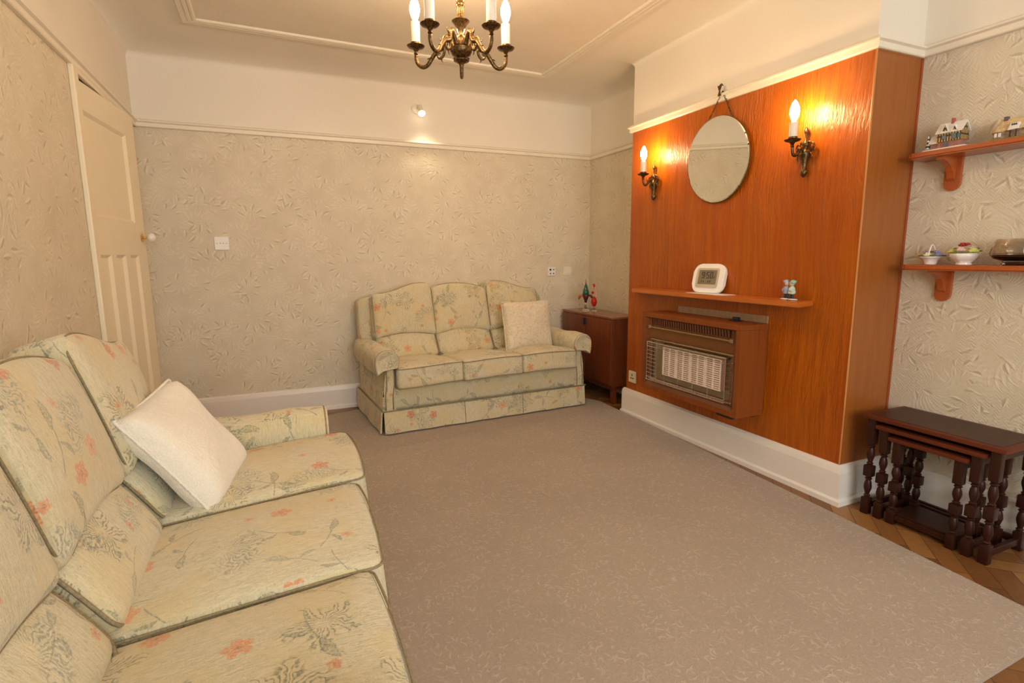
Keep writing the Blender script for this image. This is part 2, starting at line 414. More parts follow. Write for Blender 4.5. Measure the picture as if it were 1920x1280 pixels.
def m_fabric(name, tint):
    """chenille with coral flowers, grey green leaves, grassy sprays and stems"""
    t = NT(name); v = t.uv()
    st = t.noise(t.scale(v, (190, 34, 1)), 1, 3, .8)
    fl = t.noise(v, 260, 2)
    y = tuple(tint)
    base = t.ramp(t.math('MULTIPLY_ADD', fl, .35, t.math('MULTIPLY', st, .65)), (.3, (y[0]*.72, y[1]*.74, y[2]*.70)), (.6, y))
    fk = t.step(t.noise(t.scale(v, (330, 70, 1)), 1, 2, .5), .60, .68)
    fk = t.math('MULTIPLY', fk, t.step(t.noise(v, 9, 2), .35, .6))
    base = t.mix(t.math('MULTIPLY', fk, .6), base, (.27, .25, .15))
    pt = t.noise(v, 6, 2)
    base = t.mix(t.math('MULTIPLY', t.step(pt, .42, .65), .45), base, (y[0]*.93, y[1]*.82, y[2]*.55))
    jag = t.math('MULTIPLY', t.math('SUBTRACT', t.noise(v, 90, 2), .5), .10)
    dots = t.step(t.noise(v, 170, 2), .38, .56)
    G = (.135, .15, .10); G2 = (.20, .235, .18)
    c = base
    def lay(c, m, colr, amt):
        return t.mix(t.math('MULTIPLY', t.math('MULTIPLY', m, t.math('MULTIPLY_ADD', dots, .65, .35)), amt), c, colr)
    # grassy sprays
    X, Y, r, th, g, b = t.cell(v, .27, 5.3, .85)
    th2 = t.math('ADD', th, t.math('MULTIPLY', t.math('SUBTRACT', t.noise(v, 26, 2), .5), 1.5))
    ln = t.step(t.math('ABSOLUTE', t.math('SINE', t.math('ADD', t.math('MULTIPLY', th2, 11), t.math('MULTIPLY', jag, 9)))), .72, .95)
    rr = t.math('MULTIPLY', t.step(r, .03, .07), t.math('SUBTRACT', 1, t.step(t.math('ADD', r, t.math('MULTIPLY', t.math('SINE', t.math('MULTIPLY', th, 5)), .06)), .20, .28)))
    sp = t.math('MULTIPLY', t.math('MULTIPLY', ln, rr), t.step(g, .30, .34))
    c = lay(c, sp, G, .75)
    X, Y, r, th, g, b = t.cell(v, .30, 77.3, .9)
    th2 = t.math('ADD', th, t.math('MULTIPLY', t.math('SUBTRACT', t.noise(v, 30, 2), .5), 1.2))
    ln = t.step(t.math('ABSOLUTE', t.math('SINE', t.math('ADD', t.math('MULTIPLY', th2, 14), t.math('MULTIPLY', jag, 9)))), .6, .95)
    rr = t.math('MULTIPLY', t.step(r, .05, .12), t.math('SUBTRACT', 1, t.step(t.math('ADD', r, t.math('MULTIPLY', jag, 1.2)), .24, .36)))
    half = t.step(t.math('COSINE', th), -.1, .4)
    c = lay(c, t.math('MULTIPLY', t.math('MULTIPLY', t.math('MULTIPLY', ln, rr), half), t.step(g, .25, .3)), G2, .7)
    # leaves and their stems
    for size, seed, am in ((.20, 2.2, .78), (.25, 9.4, .85)):
        X, Y, r, th, g, b = t.cell(v, size, seed, .8)
        Y2 = t.math('ADD', Y, t.math('MULTIPLY', jag, .35))
        l1 = t.leaf(X, Y2, .20, .16, .055, .03)
        vein = t.step(t.math('ABSOLUTE', t.math('SINE', t.math('MULTIPLY', t.math('SUBTRACT', X, t.math('ABSOLUTE', Y)), 70))), .25, .6)
        edge = t.math('SUBTRACT', l1, t.leaf(X, Y2, .20, .145, .040, .03), clamp=True)
        l1 = t.math('MAXIMUM', t.math('MULTIPLY', l1, t.math('MULTIPLY_ADD', vein, .35, .3)), edge)
        rt = t.n('ShaderNodeCombineXYZ'); t.put(rt.inputs[0], X); t.put(rt.inputs[1], Y)
        r2 = t.n('ShaderNodeVectorRotate', rotation_type='Z_AXIS'); t.put(r2.inputs[0], rt.outputs[0]); r2.inputs['Angle'].default_value = 2.3
        s2 = t.n('ShaderNodeSeparateXYZ'); t.put(s2.inputs[0], r2.outputs[0])
        l2 = t.math('MULTIPLY', t.leaf(s2.outputs[0], t.math('ADD', s2.outputs[1], t.math('MULTIPLY', jag, .3)), .15, .12, .035, -.03), .75)
        bent = t.math('SUBTRACT', Y, t.math('MULTIPLY', t.math('MULTIPLY', X, X), .55))
        stem = t.math('MULTIPLY', t.math('SUBTRACT', 1, t.step(t.math('ABSOLUTE', t.math('ADD', bent, t.math('MULTIPLY', jag, .1))), .004, .012)),
                      t.math('SUBTRACT', 1, t.step(t.math('ABSOLUTE', X), .30, .36)))
        mm = t.math('MAXIMUM', t.math('MAXIMUM', l1, l2), t.math('MULTIPLY', stem, .8))
        mm = t.math('MULTIPLY', mm, t.step(g, .22, .26))
        c = lay(c, mm, t.mix(b, G, G2), am)
    # flowers
    for size, seed, R0, am in ((.27, 17.9, .115, .85), (.19, 41.3, .085, .7)):
        X, Y, r, th, g, b = t.cell(v, size, seed, .75)
        pet = t.math('MULTIPLY_ADD', t.math('ABSOLUTE', t.math('SINE', t.math('MULTIPLY', th, 2.5))), .35, .68)
        f_ = t.math('SUBTRACT', t.math('MULTIPLY', pet, R0), t.math('ADD', r, t.math('MULTIPLY', jag, .45)))
        m = t.math('MULTIPLY', t.step(f_, 0, .02), t.step(g, .35, .38))
        c = lay(c, m, t.mix(b, (.60, .17, .055), (.72, .30, .12)), am)
        m2 = t.math('MULTIPLY', t.math('SUBTRACT', 1, t.step(r, .012, .03)), t.step(g, .35, .38))
        c = lay(c, m2, (.30, .13, .06), .6)
    h = t.math('ADD', st, t.math('MULTIPLY', fl, .7))
    return t.done(c, .92, nrm=t.bump(h, .5, .004), Sheen_Weight=.25, Sheen_Roughness=.6)
M_FAB = m_fabric('floral_chenille', (.67, .60, .415))
M_PIPE = flat('fabric_piping', (.27, .22, .125), .9, var=.25, sc_=160)

def m_cream(name, c1, c2, pat):
    t = NT(name); v = t.uv()
    n1 = t.noise(v, 200, 2)
    c = t.ramp(n1, (.3, c1), (.7, c2))
    if pat:
        w_ = t.n('ShaderNodeTexNoise'); t.put(w_.inputs['Vector'], v); w_.inputs['Scale'].default_value = 22; w_.inputs['Distortion'].default_value = 2.5
        m = t.math('SUBTRACT', 1, t.step(t.math('ABSOLUTE', t.math('SUBTRACT', w_.outputs[0], .5)), .02, .05))
        c = t.mix(t.math('MULTIPLY', m, .6), c, (.52, .41, .24))
    fold = t.noise(t.scale(v, (1, 1, 1)), 9, 3, 1.5)
    h = t.math('ADD', t.math('MULTIPLY', n1, .3), t.math('MULTIPLY', fold, 1.5 if not pat else .5))
    return t.done(c, .8, nrm=t.bump(h, .5, .006 if pat else .02), Sheen_Weight=.5, Sheen_Roughness=.35)
M_BROCADE = m_cream('cream_brocade', (.70, .62, .47), (.78, .70, .55), True)
M_VELVET = m_cream('cream_velvet', (.80, .74, .62), (.86, .81, .71), False)

def m_brass(name, c1, c2):
    t = NT(name); v = t.ob()
    a = t.noise(v, 120, 3)
    return t.done(t.ramp(a, (.35, c1), (.65, c2)), .34, .9, nrm=t.bump(t.noise(v, 260, 2), .5, .002))
M_BRASS = m_brass('antique_brass', (.065, .036, .014), (.21, .135, .055))
M_BRASSB = flat('bright_brass', (.80, .52, .18), .25, 1)
def emit(name, c, s):
    t = NT(name); t.b.inputs['Base Color'].default_value = (.9, .8, .6, 1)
    t.b.inputs['Emission Color'].default_value = (*c, 1); t.b.inputs['Emission Strength'].default_value = s
    return t.m
M_BULB = emit('glowing_bulb', (1, .67, .37), BULB)
M_BULBW = emit('glowing_wall_lamp_bulb', (1, .64, .31), 230)
M_SPOT = emit('glowing_spot', (1, .86, .62), 4)
M_CANDLE = flat('white_candle_tube', (.86, .80, .70), .4, var=.02)
def glass(name, c, rough=.02, ior=1.45):
    t = NT(name); return t.done(c, rough, Transmission_Weight=1.0, IOR=ior)
M_GSMOKE = glass('smoked_glass', (.90, .84, .77)); M_GDARK = glass('dark_smoked_glass_base', (.10, .05, .03))
M_GCLEAR = glass('clear_glass', (.92, .92, .90)); M_GTEAL = flat('teal_glass', (.01, .14, .10), .08, Transmission_Weight=.35)
M_GRED = flat('red_glass', (.65, .02, .01), .08, Transmission_Weight=.35); M_GPURP = flat('purple_glass', (.13, .02, .03), .08, Transmission_Weight=.3)
M_GAMB = flat('amber_glass', (.50, .12, .01), .08, Transmission_Weight=.4)
def m_mirror():
    t = NT('mirror_glass'); return t.done((.86, .87, .80), .0, 1.0)
M_MIRROR = m_mirror()
M_PORC = flat('white_porcelain', (.85, .80, .76), .15, var=.02)
# ---------------------------------------------------------------- room
XL, XA, XR, YB, YF, YN, Y0 = -.761, 2.715, 2.400, 4.358, 3.292, 1.604, -1.75
ZR, ZC = 2.03, 2.53
CR = .075
def quad(bm, *pts):
    bm.faces.new([bm.verts.new(p) for p in pts]); return bm
def vwall(segs):
    """vertical rectangles (x0,y0,x1,y1,z0,z1)"""
    bm = bmesh.new()
    for x0, y0, x1, y1, z0, z1 in segs:
        quad(bm, (x0, y0, z0), (x1, y1, z0), (x1, y1, z1), (x0, y0, z1))
    return bm
T = .08
def wallbox(name, x0, x1, y0, y1, holes=(), axis='x'):
    """paper below the rail, paint above: two slabs per wall with optional hole (a0,a1,z0,z1)"""
    bm = bmesh.new()
    def rect(a0, a1, z0, z1):
        if axis == 'x': box(bm, x0, x1, a0, a1, z0, z1)
        else: box(bm, a0, a1, y0, y1, z0, z1)
    A0, A1 = (y0, y1) if axis == 'x' else (x0, x1)
    zs = 0; ze = ZR+.01
    if not holes: rect(A0, A1, 0, ze)
    else:
        a0, a1, h0, h1 = holes[0]
        rect(A0, a0, 0, ze); rect(a1, A1, 0, ze)
        if h0 > 0: rect(a0, a1, 0, h0)
        if h1 < ze: rect(a0, a1, h1, ze)
    o = struct(name, bm, M_PAPER)
    bm = bmesh.new(); hi = ZC+.1
    if holes and holes[0][3] > ze:
        a0, a1, h0, h1 = holes[0]
        rect(A0, a0, ze, hi); rect(a1, A1, ze, hi); rect(a0, a1, h1, hi)
    else: rect(A0, A1, ze, hi)
    obj('upper_plaster', bm, M_PAINT, o)
    return o
DY0, DY1, DH = 3.165, 3.98, 2.012
wallbox('wall_left', XL-T, XL, Y0, YB+T, [(DY0, DY1, 0, DH)])
wallbox('wall_back', XL, XA, YB, YB+T, axis='y')
wallbox('wall_right_far', XA, XA+T, YF, YB+T)
wallbox('wall_right_near', XA, XA+T, Y0, YN)
wallbox('wall_front', XL, XA, Y0-T, Y0, [(-.4, 1.9, .9, 2.3)], axis='y')
# dark hall behind the door
struct('wall_hall', NB(XL-.62, XL-.6, 2.8, 4.4, 0, 2.3), M_PAINT)
# chimney breast
bm = bmesh.new(); box(bm, XR+.004, XA+T, YN+.004, YF, 0, ZR+.01)
cb = struct('wall_chimney_breast', bm, M_PAPER)
obj('upper_plaster', NB(XR+.004, XA+T, YN+.004, YF, ZR+.01, ZC+.1), M_PAINT, cb)
# floor: herringbone parquet
def parquet():
    bm = bmesh.new(); L, W = .228, .076
    lay = bm.verts.layers.float.new('tone')
    rng = random.Random(3)
    n = 3  # L/W
    ang = radians(45); ca, sa = cos(ang), sin(ang)
    def plank(x0, y0, x1, y1):
        g = .0008
        pts = [(x0+g, y0+g), (x1-g, y0+g), (x1-g, y1-g), (x0+g, y1-g)]
        tn = rng.random(); vs = []
        cx = cy = 0
        P = []
        for a, b in pts:
            X = ca*a-sa*b+1.0; Y = sa*a+ca*b+1.0; P.append((X, Y)); cx += X/4; cy += Y/4
        if not (XL-.2 < cx < XA+.2 and Y0-.2 < cy < YB+.2): return
        for X, Y in P:
            v = bm.verts.new((X, Y, 0)); v[lay] = tn; vs.append(v)
        bm.faces.new(vs)
    for k in range(-70, 70):
        for m in range(-24, 24):
            # herringbone tiling
            ox = k*W; oy = k*W
            ax = ox+m*2*L; 
            plank(ox+2*L*m, oy, ox+2*L*m+L, oy+W)
            plank(ox+2*L*m-W, oy-W+W, ox+2*L*m, oy+L) if False else plank(ox+2*L*m+L, oy+W-L, ox+2*L*m+L+W, oy+W)
    for co, no in (((XL, 0, 0), (-1, 0, 0)), ((XA, 0, 0), (1, 0, 0)), ((0, Y0, 0), (0, -1, 0)), ((0, YB, 0), (0, 1, 0))):
        bmesh.ops.bisect_plane(bm, geom=bm.verts[:]+bm.edges[:]+bm.faces[:], plane_co=co, plane_no=no, clear_outer=True)
    return bm
fl = struct('floor', parquet(), M_PARQ)
obj('sub_floor', NB(XL-.7, XA+T, Y0-T, YB+T, -.05, -.002), flat('dark_joint', (.04, .02, .01), .8), fl)
# ceiling with cove
ring = [(XL, Y0), (XL, YB), (XA, YB), (XA, YF), (XR, YF), (XR, YN), (XA, YN), (XA, Y0)]
CW_ = .17
prof = [(.001, ZR+.03), (.001, ZR+.25), (.001, ZC-CR-.06), (.0012, ZC-CR)] + [(CW_*(1-cos(radians(a))), ZC-CR+CR*sin(radians(a))) for a in range(10, 91, 10)]
bm = sweep(ring, prof, closed=True)
edge = [v.co.copy() for v in bm.verts if abs(v.co.z-ZC) < 1e-5]
c_ = [(XL+CR, Y0+CR), (XL+CR, YB-CR), (XA-CR, YB-CR), (XA-CR, YF+CR-2*CR), (XR-CR, YF-CR+2*CR), (XR-CR, YN+CR), (XA-CR, YN-CR), (XA-CR, Y0+CR)]
vs = [v for v in bm.verts if abs(v.co.z-ZC) < 1e-5]
bm.verts.index_update(); vs.sort(key=lambda v: v.index)
bm.faces.new(vs)
bmesh.ops.triangulate(bm, faces=[f for f in bm.faces if len(f.verts) > 4])
ce = struct('ceiling', bm, M_PAINT, smooth=True, sharp=50)
obj('ceiling_panel', NB(-.30, 1.953, -1.0, 3.75, ZC-.002, ZC-.0005), M_CEILC, ce)
obj('slab', NB(XL-T, XA+T, Y0-T, YB+T, ZC+.1, ZC+.14), M_CEIL, ce)
# ceiling panel moulding (three ribs)
mi = [(-.296, -1.0), (-.296, 3.752), (1.95, 3.835), (1.95, -1.0)]
mp = [(0, 0), (0, -.010), (-.006, -.014), (-.016, -.014), (-.022, -.008), (-.028, -.014), (-.042, -.014), (-.048, -.008), (-.054, -.012), (-.074, -.012), (-.082, 0)]
struct('trim_1', sweep(mi, [(o, ZC+z) for o, z in mp], closed=True), M_TRIM)
# picture rail and skirting
prail = [(0, ZR+.052), (.012, ZR+.050), (.030, ZR+.040), (.032, ZR+.032), (.020, ZR+.026), (.020, ZR+.004), (.016, ZR), (0, ZR)]
rail_ring = [(XL, YB), (XA, YB), (XA, YF), (XR, YF), (XR, YN), (XA, YN), (XA, Y0)]
struct('trim_2', sweep(rail_ring, prail), M_TRIM)
struct('trim_3', sweep([(XL, Y0), (XL, YB)], prail), M_TRIM)
HS = .185
sk = [(0, HS), (.008, HS), (.018, HS-.010), (.022, HS-.035), (.022, .03), (.034, .022), (.036, 0), (0, 0)]
def skirt(name, path):
    return struct(name, sweep(path, sk), M_SKIRT)
skirt('baseboard_left', [(XL, Y0), (XL, DY0-.10)])
skirt('baseboard_back', [(XL, YB-.001), (XA, YB-.001)])
skb = [(0, HS+.005), (.010, HS+.005), (.024, HS-.005), (.030, HS-.03), (.030, .03), (.044, .022), (.046, 0), (0, 0)]
struct('baseboard_chimney', sweep([(XR, YF+.02), (XR, YN), (XA-.001, YN)], skb), M_SKIRT)
skirt('baseboard_right', [(XA, YN-.002), (XA, Y0)])
skirt('baseboard_alcove', [(XA, YB-.02), (XA, YF)])
# wood panelling on the chimney breast
pn = struct('wall_panel', NB(XR-.004, XR+.004, YN-.004, YF, HS, ZR+.002), M_PANEL)
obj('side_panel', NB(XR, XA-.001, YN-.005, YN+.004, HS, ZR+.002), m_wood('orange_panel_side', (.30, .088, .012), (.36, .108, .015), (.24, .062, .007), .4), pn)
obj('corner_bead', tube(bmesh.new(), [(XR-.003, YN-.004, HS), (XR-.003, YN-.004, ZR)], .004, 8), m_wood('worn_bead', (.50, .20, .05), (.66, .30, .08), (.4, .12, .03), .4), pn)
obj('side_bead', NB(XA-.014, XA-.001, YN-.009, YN-.004, HS, ZR), m_wood('red_bead', (.30, .055, .012), (.34, .07, .014), (.24, .045, .01), .45), pn)
# window behind the camera
wf = bmesh.new()
for a in ((-.4, -.34), (.35, .41), (1.09, 1.15), (1.84, 1.9)): box(wf, a[0], a[1], Y0-.06, Y0-.01, .9, 2.3)
for z in (.9, 1.85, 2.24): box(wf, -.4, 1.9, Y0-.06, Y0-.01, z, z+.06)
wo = struct('window_1', wf, M_WHITE)
obj('window_sill', NB(-.48, 1.98, Y0-.02, Y0+.12, .86, .9, bev=.006), M_WHITE, wo)

# ---------------------------------------------------------------- door, slightly ajar, hinged on its near side
dr = thing('door_1', kind='structure', loc=(XL-.012, DY0+.004, 0), rz=-radians(5.6))
DW = .805
def door_bm():
    # leaf with recessed panels: stiles and rails proud, panels set back.  local x = out into room, y = along leaf
    bm = bmesh.new(); t0, t1 = -.036, 0
    ps = [(.095, .655, 1.385, 1.875)]
    for a, b in ((.095, .238), (.305, .442), (.512, .655)): ps.append((a, b, .20, 1.20))
    ys = sorted({0, DW} | {p[0] for p in ps} | {p[1] for p in ps}); zs = sorted({0.008, DH-.008} | {p[2] for p in ps} | {p[3] for p in ps})
    for i in range(len(ys)-1):
        for j in range(len(zs)-1):
            cy, cz = (ys[i]+ys[i+1])/2, (zs[j]+zs[j+1])/2
            if any(p[0] < cy < p[1] and p[2] < cz < p[3] for p in ps): continue
            box(bm, t0, t1, ys[i], ys[i+1], zs[j], zs[j+1])
    bmesh.ops.remove_doubles(bm, verts=bm.verts[:], dist=1e-5)
    return bm, ps
bm, ps = door_bm()
obj('stiles_and_rails', bm, M_DOOR, dr)
for (a, b, c, d) in ps:
    bm = bmesh.new(); m = .016
    # bevelled recess around a flat panel
    A = [(0, a, c), (0, b, c), (0, b, d), (0, a, d)]; B = [(-.014, a+m, c+m), (-.014, b-m, c+m), (-.014, b-m, d-m), (-.014, a+m, d-m)]
    va = [bm.verts.new(p) for p in A]; vb = [bm.verts.new(p) for p in B]
    for i in range(4): bm.faces.new((va[i], va[(i+1) % 4], vb[(i+1) % 4], vb[i]))
    bm.faces.new(vb)
    obj('door_panel', bm, M_DOOR, dr)
kn = bmesh.new(); Mx = Matrix.Rotation(pi/2, 3, 'Y')
lathe(kn, [(.024, 0), (.026, .003), (.018, .008), (.008, .012), (.007, .03)], 20, (0, .745, 1.305), Mx)
hk = obj('door_handle', kn, M_BRASSB, dr, smooth=True, sharp=40)
kn = bmesh.new(); lathe(kn, [(.010, .028), (.014, .032), (.024, .042), (.027, .052), (.022, .064), (.008, .070), (.0, .071)], 20, (0, .745, 1.305), Mx)
obj('knob', kn, M_PORC, hk, smooth=True)
# architrave around the door
ar = bmesh.new()
box(ar, XL, XL+.022, DY0-.070, DY0-.002, 0, ZR+.002, bev=.005)
box(ar, XL, XL+.022, DY1+.002, DY1+.07, 0, ZR+.002, bev=.005)
box(ar, XL, XL+.018, DY0-.002, DY1+.002, DH, ZR+.002)
struct('trim_4', ar, M_DOOR)
jm = bmesh.new(); box(jm, XL-T, XL, DY0-.03, DY0, 0, DH+.03); box(jm, XL-T, XL, DY1, DY1+.03, 0, DH+.03); box(jm, XL-T, XL, DY0, DY1, DH, DH+.03)
struct('trim_5', jm, M_DOOR)

# ---------------------------------------------------------------- rug-like fitted carpet
bm = bmesh.new()
poly = [(-.55, .64), (2.205, .70), (2.262, 1.52), (2.33, 2.75), (2.352, 3.34), (2.36, 3.60), (2.1, 4.20), (.575, 4.205), (.29, 4.12), (-.55, 4.10)]
prism(bm, poly, 0.0005, .013, 'z')
tag(obj('carpet_square', bm, M_CARPET), 'large beige carpet square with faint leaf sprigs covering the parquet floor', 'carpet')

# ---------------------------------------------------------------- sofas
def camel(x, w, kind):
    u = x/w+.5
    if kind == 'L': return -.070+.075*(.5-.5*cos(pi*min(1, max(0, (u-.12)/.70))))
    if kind == 'R': return -.070+.075*(.5-.5*cos(pi*min(1, max(0, (.88-u)/.70))))
    return -.004-.16*(u-.42)**2 if kind == 'M' else 0
def make_sofa(loc, rz, W, label, name='sofa', seed=0.0, fwd=(0, 0, 0), gap=.0, step=.003):
    root = thing(name, label, 'sofa', loc, rz)
    rng = random.Random(int(seed*10)+1)
    def o(*a): return (rng.uniform(0, 9), rng.uniform(0, 9))
    aw = .09; D = .80; sw = (W-2*aw)/3
    def place(ob, x, y, z, rx=0, rz_=0, ry=0):
        ob.location = (x, y, z); ob.rotation_euler = (rx, ry, rz_); return ob
    # base with front rail
    def bf(x, y, z): return (x, y-.004*sin(x*14), z)
    b = obj('base', softbox(W-.012, D-.02, .17, .022, bf, (24, 10, 4)), M_FAB, root, True, o()); place(b, W/2, D/2, .15)
    # skirt: three front panels, two side panels
    def skp(w, seed2):
        bm = bmesh.new(); n = 16; rows = []
        for side in (0, 1):
            for j in range(5):
                z = .16-.147*j/4; rows.append([bm.verts.new((w*i/n, -(.012+.010*(j/4)+.004*sin(i*.9+seed2)*(j/4)) + side*.010, z)) for i in range(n+1)])
        for s in (0, 5):
            for j in range(4):
                for i in range(n): bm.faces.new((rows[s+j][i], rows[s+j][i+1], rows[s+j+1][i+1], rows[s+j+1][i]))
        for (ra, rb) in ((0, 5), (4, 9)):
            for i in range(n): bm.faces.new((rows[ra][i], rows[ra][i+1], rows[rb][i+1], rows[rb][i]))
        for e in (0, n):
            for j in range(4): bm.faces.new((rows[j][e], rows[j+1][e], rows[6+j][e], rows[5+j][e]))
        return bm
    for i in range(3):
        w_ = W*(.36, .29, .35)[i]-.004; x0 = W*(0, .36, .65)[i]
        place(obj('skirt_panel', skp(w_, i), M_FAB, root, True, o(), sharp=60), x0+.002, 0, 0)
    place(obj('skirt_panel', skp(D-.02, 5), M_FAB, root, True, o(), sharp=60), 0, D-.01, 0, rz_=-pi/2)
    place(obj('skirt_panel', skp(D-.02, 6), M_FAB, root, True, o(), sharp=60), W, .01, 0, rz_=pi/2)
    bm = bmesh.new(); tube(bm, [(-.006, D-.02, .163), (-.008, -.012, .163), (W+.008, -.012, .163), (W+.006, D-.02, .163)], .0045, 6)
    obj('skirt_piping', bm, M_PIPE, root, True)
    # arms
    for s in (0, 1):
        sg = 1 if s == 0 else -1; x0 = 0 if s == 0 else W
        # concave post profile, outer side -> inner side
        pf = [(-.002, .15), (.002, .26), (-.002+.022, .33), (.022, .40), (.030, .46), (aw-.012, .46), (aw-.006, .38), (aw-.004, .15)]
        bm = bmesh.new(); prism(bm, [(x0+sg*a, b_) for a, b_ in pf], .0, .70, 'y')
        bmesh.ops.bevel(bm, geom=[e for e in bm.edges if abs(e.verts[0].co.y-e.verts[1].co.y) < 1e-4 and e.verts[0].co.y < .01], offset=.008, segments=2, affect='EDGES')
        arm = obj('arm', bm, M_FAB, root, True, o(), sharp=50)
        bm = bmesh.new()
        for q in (.018, aw-.022): tube(bm, [(x0+sg*(q+.012*(z_ > .3)), -.002, z_) for z_ in (.17, .26, .34, .43)], .004, 6)
        obj('piping', bm, M_PIPE, arm, True)
        # scroll and its cover: D shaped sleeve
        cx, cz, R_ = x0+sg*.032, .494, .080
        prf = []
        for k in range(15):
            a = radians(-8+196*k/14); prf.append((R_*cos(a), R_*sin(a)))
        prf += [(-R_*.97, -.045), (-R_*.86, -.084), (-.03, -.058), (.03, -.050), (R_*.9, -.045)]
        bm = bmesh.new(); rings = []
        ysr = [(-.030, .80), (-.036, .90), (-.028, .975), (-.010, 1.0), (.10, 1.0), (.25, .985), (.42, .98), (.60, .97), (.70, .93)]
        for yy, kf in ysr:
            rings.append([bm.verts.new((cx+(-sg)*a*kf*-1 if False else cx+sg*-1*-a*kf, yy, cz+b_*kf+(.006*sin(yy*18) if yy > .05 else 0))) for a, b_ in prf])
        for r0, r1 in zip(rings, rings[1:]):
            for i in range(len(prf)): bm.faces.new((r0[i], r0[(i+1) % len(prf)], r1[(i+1) % len(prf)], r1[i]))
        bm.faces.new(rings[0]); bm.faces.new(rings[-1])
        cov = obj('arm_cover', bm, M_FAB, arm, True, o(), sharp=70)
        bm = bmesh.new(); tube(bm, [(cx+sg*a*.96, -.026, cz+b_*.96) for a, b_ in prf], .0035, 6, closed=True)
        obj('cover_piping', bm, M_PIPE, arm, True)
    # back frame with slight humps
    def kf(x):
        u = (x/W+.5)
        return .05*max(0, sin(pi*min(1, max(0, (u-.02)/.96))))**.5
    def ff(x, y, z):
        t = z/.66
        z2 = z+(kf(x) if t > .6 else 0)*(t-.6)/.4
        return (x, y+.10*t, z2)
    bk = obj('back_frame', softbox(W, .13, .66, .035, ff, (30, 5, 14)), M_FAB, root, True, o()); place(bk, W/2, D-.155, .19)
    # seat cushions
    for i in range(3):
        cx = aw+sw*(i+.5)
        sd = rng.uniform(-.01, .01)
        def fs(x, y, z, w=sw):
            k = max(0, 1-(x/(w*.5))**2)*max(0, 1-(y/.31)**2)
            f2 = max(0, (-y-.2)/.11)
            return (x, y-.012*f2*(1-(2*x/w)**2), z+(.030*k if z > .07 else -.004*k)+.006*sin(x*9+i)*f2)
        se = obj('seat_cushion', softbox(sw-.004, .60, .150, .022, fs, (18, 18, 6)), M_FAB, root, True, o()); place(se, cx, .250-fwd[i], .285+step*i, rx=-radians(4.6), rz_=sd)
        for zz in (.012, .138):
            bm = bmesh.new(); pp = [Vector(fs(a, b_, zz)) for a, b_ in [(p.x, p.y) for p in sub(rrect(sw+.002, .606, .03), .03)]]
            tube(bm, pp, .0030, 6, closed=True)
            obj('piping', bm, M_PIPE, se, True)
    # lumbar and upper back cushions
    for i in range(3):
        cx = aw+sw*(i+.5)
        def flm(x, y, z, w=sw):
            a = max(0, 1-(2*x/w)**2)
            return (x, y-.022*a*sin(pi*min(1, z/.24)), z+(z/.24)*.035*a)
        lu = obj('lumbar_cushion', softbox(sw-gap, .12, .24, .042, flm, (16, 8, 12)), M_FAB, root, True, o()); place(lu, cx, .478, .395, rx=-radians(34))
        bm = bmesh.new(); tube(bm, [Vector(flm(p.x, -.045, p.y+.12)) for p in sub(rrect(sw-gap-.002, .235, .045), .025)], .0042, 6, closed=True); obj('piping', bm, M_PIPE, lu, True)
        kind = 'LMR'[i]; H = .42
        def fb(x, y, z, w=sw, kind=kind, H=H):
            a = max(0, 1-(2*x/w)**2); t = z/H
            top = max(0, (t-.55)/.45)
            return (x*(1-.02*t), y-(.030*a*sin(pi*min(1, max(0, t)))), z+camel(x, w, kind)*top+(1-top)*(.030*a*max(0, .5-t)*2))
        bc = obj('back_cushion', softbox(sw+.012-gap, .15, H, .038, fb, (20, 8, 18)), M_FAB, root, True, o()); place(bc, cx, .570+.006*(i == 1), .550, rx=-radians(16.5))
        bm = bmesh.new(); pp = []
        for p in sub(rrect(sw+.003-gap, H-.012, .06), .025): pp.append(Vector(fb(p.x, -.058, p.y+H/2)))
        tube(bm, pp, .0032, 6, closed=True); obj('piping', bm, M_PIPE, bc, True)
    return root
# front sofa faces +x; its left end is the near one.  rotation: local x -> +y, local y -> -x
S1W = 1.67
make_sofa((.118, .60, .012), radians(90-.3), S1W, 'cream floral three seat sofa against the left wall, cut off by the photo edge', seed=.3, fwd=(.003, .033, .065), gap=.036, step=.013)
make_sofa((.605, 3.475, .012), radians(3.2), 1.585, 'cream floral three seat sofa standing against the back wall', seed=1.7)

# ---------------------------------------------------------------- scatter cushions
def pillow(name, L, H, t, mat, label, pipe=True, seed=0):
    bm = bmesh.new(); n = 22; g = {}
    for s in (1, -1):
        for i in range(n+1):
            for j in range(n+1):
                u, v = 2*i/n-1, 2*j/n-1
                if s < 0 and (i in (0, n) or j in (0, n)): g[(s, i, j)] = g[(1, i, j)]; continue
                pin = 1-.045*(1-abs(u)**1.5)*abs(v)**6-0; pin2 = 1-.045*(1-abs(v)**1.5)*abs(u)**6
                k = ((1-u**4)*(1-v**4))**.42
                z = s*t/2*k*(1+.09*sin(4*u+seed)*cos(3*v))+.012*sin(2.2*u+1)*sin(2*v+seed)
                g[(s, i, j)] = bm.verts.new((u*L/2*pin2, v*H/2*pin, z))
        for i in range(n):
            for j in range(n):
                q = [g[(s, i, j)], g[(s, i+1, j)], g[(s, i+1, j+1)], g[(s, i, j+1)]]
                bm.faces.new(q if s > 0 else q[::-1])
    ring = [g[(1, i, 0)].co.copy() for i in range(n)]+[g[(1, n, j)].co.copy() for j in range(n)]+[g[(1, i, n)].co.copy() for i in range(n, 0, -1)]+[g[(1, 0, j)].co.copy() for j in range(n, 0, -1)]
    o = obj(name, bm, mat, None, True, (seed, 0)); tag(o, label, 'cushion')
    if pipe:
        b2 = bmesh.new(); tube(b2, ring, .005, 6, closed=True); obj('piping', b2, mat, o, True)
    return o
pl = pillow('scatter_cushion', .430, .385, .12, M_BROCADE, 'square cream brocade cushion standing upright on the sofa by the back wall', True, 1)
